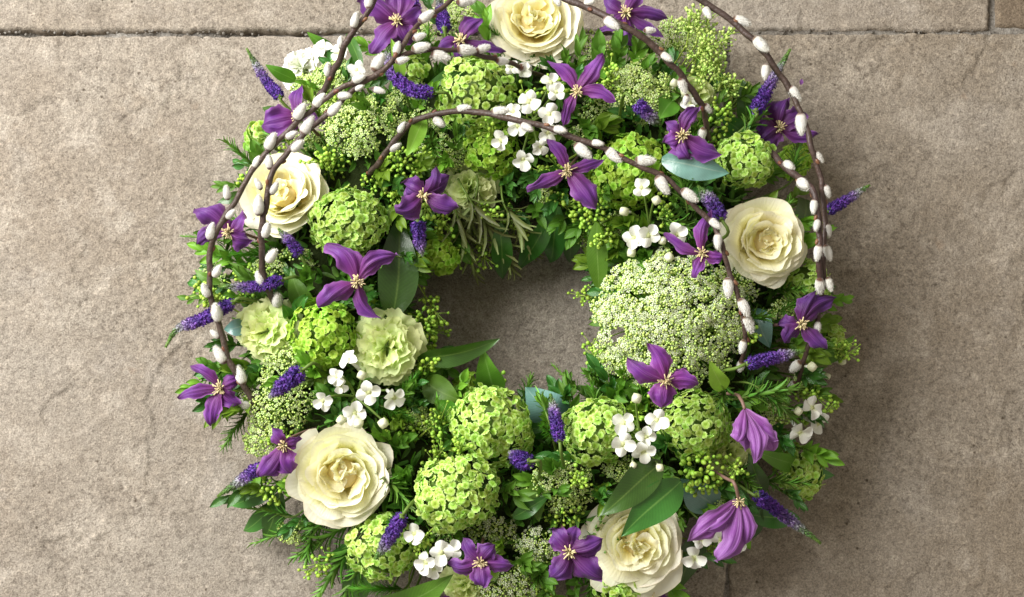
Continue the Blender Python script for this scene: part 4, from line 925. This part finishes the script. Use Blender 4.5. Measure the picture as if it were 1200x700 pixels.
def R_(a, b, label, dz=(.0, .01), absz=None, kind='needle', ln=22, n_=46, name='rosemary_sprig', group=sg):
    p, q = (w(*a, absz[0]), w(*b, absz[1])) if absz else (ws(*a, dz[0]), ws(*b, dz[1]))
    p.z = max(p.z, .012); q.z = max(q.z, .012)
    sprig([p, p.lerp(q, .5)+Vector((0, 0, .006)), q], label, kind, group, 9000+int(a[0]*3+a[1]*7+b[0]), name, 'rosemary' if name[0] == 'r' else 'fern', ln, n_)
R_((418, 610), (350, 650), 'rosemary sprig lying over the stone below the largest rose', absz=(.05, .022), ln=30)
R_((425, 625), (378, 690), 'bright rosemary sprig with its tip on the stone near the wreath foot', absz=(.05, .025), ln=34, n_=52)
R_((385, 608), (300, 636), 'thin rosemary sprig stretched flat over the stone', absz=(.04, .014), ln=22)
R_((545, 225), (598, 312), 'long pale rosemary sprig hanging into the opening', absz=(.09, .03), kind='dry', ln=42, n_=40)
R_((530, 238), (556, 318), 'pale rosemary sprig hanging into the opening by the shaded carnation', absz=(.085, .03), kind='dry', ln=36, n_=34)
R_((590, 238), (620, 290), 'shaded rosemary sprig above the opening', absz=(.08, .04), kind='dry', ln=38, n_=34)
R_((560, 215), (545, 290), 'pale rosemary sprig right of the narrow snowball flower', absz=(.085, .035), kind='dry', ln=36, n_=34)
R_((400, 600), (362, 625), 'short rosemary sprig tucked under the rim of the largest rose', absz=(.05, .03), ln=28)
R_((440, 640), (402, 700), 'rosemary sprig hanging over the rim beside a snowball flower at the foot', absz=(.05, .03), ln=30)
R_((862, 468), (930, 455), 'rosemary sprig above the half-closed clematis bell', (.02, .02), ln=26)
R_((880, 450), (925, 486), 'rosemary sprig between bell and trumpet-shaped bouvardia', (.01, .01), ln=26)
R_((645, 500), (632, 462), 'rosemary sprig in front of the blue leaf at the opening', (.02, .025), ln=18, n_=24)
R_((806, 250), (795, 205), 'bright rosemary sprig behind the inner twig', (.015, .02), ln=24)
R_((770, 255), (806, 270), 'rosemary sprig among the bouvardia above the very large umbel', (.01, .012), ln=26)
R_((868, 160), (900, 125), 'rosemary sprig below the upright violet spike', (.01, .02), ln=24)
R_((925, 215), (935, 170), 'rosemary sprig behind the thin willow twig', (.0, .01), ln=24)
R_((850, 445), (842, 480), 'rosemary sprig by the small lime leaf', (.02, .02), ln=22)
R_((440, 545), (478, 590), 'rosemary sprig between the largest rose and a snowball flower', (-.004, .004), ln=26)
R_((700, 480), (652, 432), 'seedy green sprig leaning over the opening below the umbel', absz=(.06, .06), ln=16, n_=40)
R_((725, 458), (690, 440), 'dense green sprig beneath the very large umbel', absz=(.06, .055), ln=18, n_=40)
R_((330, 300), (258, 300), 'feathery bright fern plume on the rim below the rim clematis', absz=(.075, .065), kind='fern', ln=18, n_=240, name='fern_plume', group='fern plumes')
R_((330, 312), (270, 312), 'second feathery fern plume above the level violet spike', absz=(.07, .06), kind='fern', ln=16, n_=220, name='fern_plume', group='fern plumes')
R_((270, 285), (214, 277), 'small fern plume tip beyond the rim clematis', absz=(.06, .05), kind='fern', ln=10, n_=150, name='fern_plume', group='fern plumes')
R_((475, 690), (415, 690), 'feathery fern plume at the wreath foot beside a green leaf', absz=(.06, .05), kind='fern', ln=18, n_=240, name='fern_plume', group='fern plumes')
R_((462, 478), (488, 440), 'fine fern plume beside the pale carnation and bouvardia', (.0, .01), kind='fern', ln=16, n_=180, name='fern_plume', group='fern plumes')
R_((440, 475), (480, 490), 'fine fern plume among the bouvardia above the largest rose', (-.004, .0), kind='fern', ln=16, n_=160, name='fern_plume', group='fern plumes')

# leafy filler sprigs: every one a thing, its leaves shared meshes
def leaf_tpl(k, wd, mat):
    mb = MB(); g = np.random.default_rng(k)
    v, f, a = sheet(7, 5, lambda U, V: np.stack([U, wd*np.sin(PI*np.clip(U*.97+.03, 0, 1)**.85)**.9*V, .16*np.sin(PI*U*.9)+wd*.35*np.abs(V)+.03*np.sin(U*7+k)*V], -1), g.random())
    mb.add(v, f, a); return mb.mesh('leaf', mat)
LT = [leaf_tpl(k, wd, m) for k, (wd, m) in enumerate([(.20, 'leaf_dark'), (.26, 'leaf_mid'), (.17, 'leaf_mid'), (.24, 'leaf_fresh'), (.24, 'leaf_dark'), (.22, 'leaf_fresh')])]
LAND = [(626, 27, 'the rose at the wreath head'), (333, 229, 'the creamy yellow rose'), (895, 284, 'the cupped rose'), (402, 554, 'the largest rose'), (746, 638, 'the rose with two leaves'),
        (786, 377, 'the very large umbel'), (453, 407, 'the pale carnation by the opening'), (578, 560, 'the two big snowball flowers'), (424, 142, 'the umbel between willow arches'), (665, 200, 'the clematis with one broad petal'),
        (799, 158, 'the dark crumpled clematis'), (873, 490, 'the nodding mauve bell'), (313, 400, 'the carnation crossed by willow'), (320, 80, 'the frilly white bloom'), (940, 560, 'the rim snowball flower'), (560, 112, 'the snowball under the twig'), (551, 222, 'the shaded carnation')]
LAND = [(ws(x, y), n) for x, y, n in LAND]
def free(q, k=1.0): return all((q-c).length > r*k for c, r in HEADS)
def filler(p, d, Lg, seed, nl, ll, where):
    g = np.random.default_rng(seed); d = d.normalized()
    p.z = max(p.z, .014); a_ = p-w(402, 650, .03)
    if abs(a_.x) < .075 and abs(a_.y) < .035: return          # the rosemary sprigs own this stretch of rim
    e = p+d*Lg; e.z = max(e.z, .012); m = p.lerp(e, .5)+Vector((0, 0, .006))
    if not free(e): return
    path = catmull([p, m, e], 6); q = core(p); li = int(g.integers(6)); me = LT[li]
    near = min(LAND, key=lambda a: (a[0]-e).length)[1]
    t = thing('leafy_sprig', '%s leafy sprig %s near %s' % (['dark narrow', 'mid-green broad', 'mid-green narrow', 'bright broad', 'dark oval', 'bright oval'][li], where, near), 'sprig', p, 'leafy filler sprigs')
    mb = MB(); tube(mb, [q]+path, .0011, .0005, 4); part(t, 'stem', mb, 'stem')
    for i in range(nl):
        s = .12+.88*i/(nl-1); c, T = along(path, min(s, .999)); x = T.orthogonal().normalized(); y = T.cross(x); a = i*2.2+g.normal()*.3
        rad = x*math.cos(a)+y*math.sin(a); dd = (rad*(1-.7*s)+T*(.6+.4*s)).normalized()
        if i == nl-1: dd = T.copy()
        L_ = ll*PX*g.uniform(.75, 1.15)
        if not free(c+dd*L_): continue
        if (c+dd*L_).z < .008: dd.z = abs(dd.z)*.2; dd.normalize()
        up = (Vector((0, 0, 1))-dd*dd.z)
        if up.length < .1: up = dd.orthogonal()
        up = (up.normalized()+Vector(g.normal(size=3))*.3); up = (up-dd*up.dot(dd)).normalized(); yv = up.cross(dd)
        Mx = Matrix(((dd.x, yv.x, up.x, 0), (dd.y, yv.y, up.y, 0), (dd.z, yv.z, up.z, 0), (0, 0, 0, 1)))
        shared(t, 'leaf', me, Matrix.Translation(c) @ Mx @ Matrix.Scale(L_, 4))
g = np.random.default_rng(77)
def spot(i, n5=4):
    A = i*2.399963+g.normal()*.1; bt = g.uniform(-1.25, 1.25) if i % n5 else g.choice([-1.35, 1.4, 1.5])
    rr = .060+g.uniform(-.012, .006)
    nrm = Vector((math.sin(bt)*math.cos(A), math.sin(bt)*math.sin(A), math.cos(bt)))
    c = Vector((C0.x+RC*math.cos(A), C0.y+RC*math.sin(A), .036))
    p = c+Vector((nrm.x*1.25, nrm.y*1.25, nrm.z*.8))*rr
    d = nrm+Vector(g.normal(size=3))*.5; d.z += .15
    return p, d, bt, 'at the opening' if bt < -.9 else ('on the outer rim' if bt > .9 else 'between the flowers')
for i, (x, y, z, ox, oy) in enumerate([(930, 440, .05, .5, 0), (940, 458, .045, .6, 0), (905, 505, .05, .3, .3), (925, 480, .05, .6, .2), (940, 408, .05, .5, -.1), (935, 525, .04, .7, .2), (862, 120, .04, .5, -.3), (300, 430, .05, -.5, 0),
        (285, 405, .045, -.7, 0), (290, 472, .045, -.6, .2), (298, 350, .05, -.5, 0), (310, 445, .06, -.3, 0), (280, 430, .04, -.8, .1), (905, 455, .06, .2, .2), (880, 545, .05, .2, .3), (915, 575, .04, .6, .4), (770, 90, .06, .1, -.3)]):
    filler(w(x, y, z), face(ox, oy), g.uniform(.02, .03), 15000+i, 12, g.uniform(17, 26), 'on the outer rim')
for i in range(340):
    p, d, bt, where = spot(i)
    filler(p, d, g.uniform(.020, .036)*(0.7 if bt < -1 else 1)*(1.2 if bt > 1 else 1), 9500+i, int(g.integers(9, 14)), g.uniform(15, 27), where)
for i in range(90):                           # finer needle sprigs and loose green bud sprays in the gaps
    p, d, bt, where = spot(i+1000, 3); d.normalize(); e = p+d*g.uniform(.022, .04)*(.75 if bt < -1 else 1)
    p.z = max(p.z, .014); e.z = max(e.z, .014)
    if not free(e, 1.12): continue
    near = min(LAND, key=lambda a: (a[0]-e).length)[1]; kd = ['needle', 'fern', 'needle'][i % 3]
    sprig([p, p.lerp(e, .5)+Vector((0, 0, .005)), e], '%s sprig %s near %s' % ('fine feathery' if kd == 'fern' else 'thin-needled green', where, near), kd, 'needle-leaved filler sprigs', 12000+i, 'needle_sprig', 'sprig', 17 if kd == 'fern' else 22, 110 if kd == 'fern' else 36)
def spray(p, d, seed, where, label=None, bsz=1.0):                 # budding green spray
    g = np.random.default_rng(seed); d = d.normalized(); e = p+d*.034; e.z = max(e.z, .02)
    if not free(e, 1.05): return
    near = min(LAND, key=lambda a: (a[0]-e).length)[1]
    t = thing('bud_spray', label or 'loose budding green spray %s near %s' % (where, near), 'buds', p, 'loose green bud sprays'); sm = MB(); ms = []
    tube(sm, [core(p), p, e], .0011, .0007, 4)
    for i in range(34):
        c = p.lerp(e, g.uniform(.35, 1)); q = c+Vector(g.normal(size=3)).normalized()*g.uniform(.004, .012)+d*.005
        tube(sm, [c, q], .0004, .0003, 3, g.random()); ms.append(aim(q, q-c, PX*g.uniform(1.5, 3.0)*bsz))
    mb = MB(); scatter(mb, *BT, ms, g.random(len(ms))); part(t, 'buds', mb, 'umbel_bud' if label else 'bud', 'stuff'); part(t, 'stem', sm, 'stalk_bright')
for i in range(70):
    p, d, bt, where = spot(i+2000, 5); spray(p, d, 13000+i, where)
for i, (x, y, z, ox, oy) in enumerate([(812, 70, .055, .1, -.5), (830, 88, .05, .2, -.5), (838, 62, .045, .2, -.6), (822, 44, .05, .1, -.6), (805, 40, .06, 0, -.5), (840, 108, .045, .3, -.4), (815, 96, .06, .1, -.4), (826, 66, .06, .2, -.5), (300, 545, .04, -.5, .3), (960, 400, .04, .6, 0)]):
    lb = 'upright budding lime plume under the outermost willow arch' if i < 8 else None
    spray(w(x, y+12, z), face(ox, oy), 13500+i, 'on the outer rim', lb, .8)
    if i % 2: spray(w(x-6, y+8, z), face(ox-.1, oy), 13600+i, 'on the outer rim', lb, .8)
for i in range(70):                           # small lacy green flower heads in the gaps
    p, d, bt, where = spot(i+3000, 9); d.normalize(); e = p+d*.02
    if bt < -1.0 or not free(e, 1.1): continue
    near = min(LAND, key=lambda a: (a[0]-e).length)[1]
    dd = e-CL; zc = -dd.dot(BV); k0 = 18/LENS/600; fx, fy = d.dot(RV), -d.dot(UV); m_ = max(1, math.hypot(fx, fy)/.6)
    umbel(600+dd.dot(RV)/zc/k0, 350-dd.dot(UV)/zc/k0, g.uniform(15, 23), g.uniform(13, 20), fx/m_, fy/m_, 'little lacy lime flower head %s near %s' % (where, near), -.022+g.uniform(0, .012), 'umbel_green', 2.5, .8, .4, 'lacy_filler_flower', 10)

# ------------------------------------------------------------------ small fallen things
def crumb(px, py, wd, ln, an, label, mat):
    p = w(px, py, .0035); d = RV*math.cos(an)+Vector((0, 1, 0))*math.sin(an); mb = MB()
    leafblade(mb, p-d*ln*PX/2, p+d*ln*PX/2, wd*PX/2, Vector((0, 0, 1)), .12, .3, .5)
    t = thing('fallen_petal', label, 'fallen petal', p-d*ln*PX/2, None); part(t, 'blade', mb, mat)
crumb(939, 96, 5, 8, 1.2, 'tiny lilac petal fragment dropped on the stone near the upright spike', 'clematis_bell')

S.render.engine = 'CYCLES'
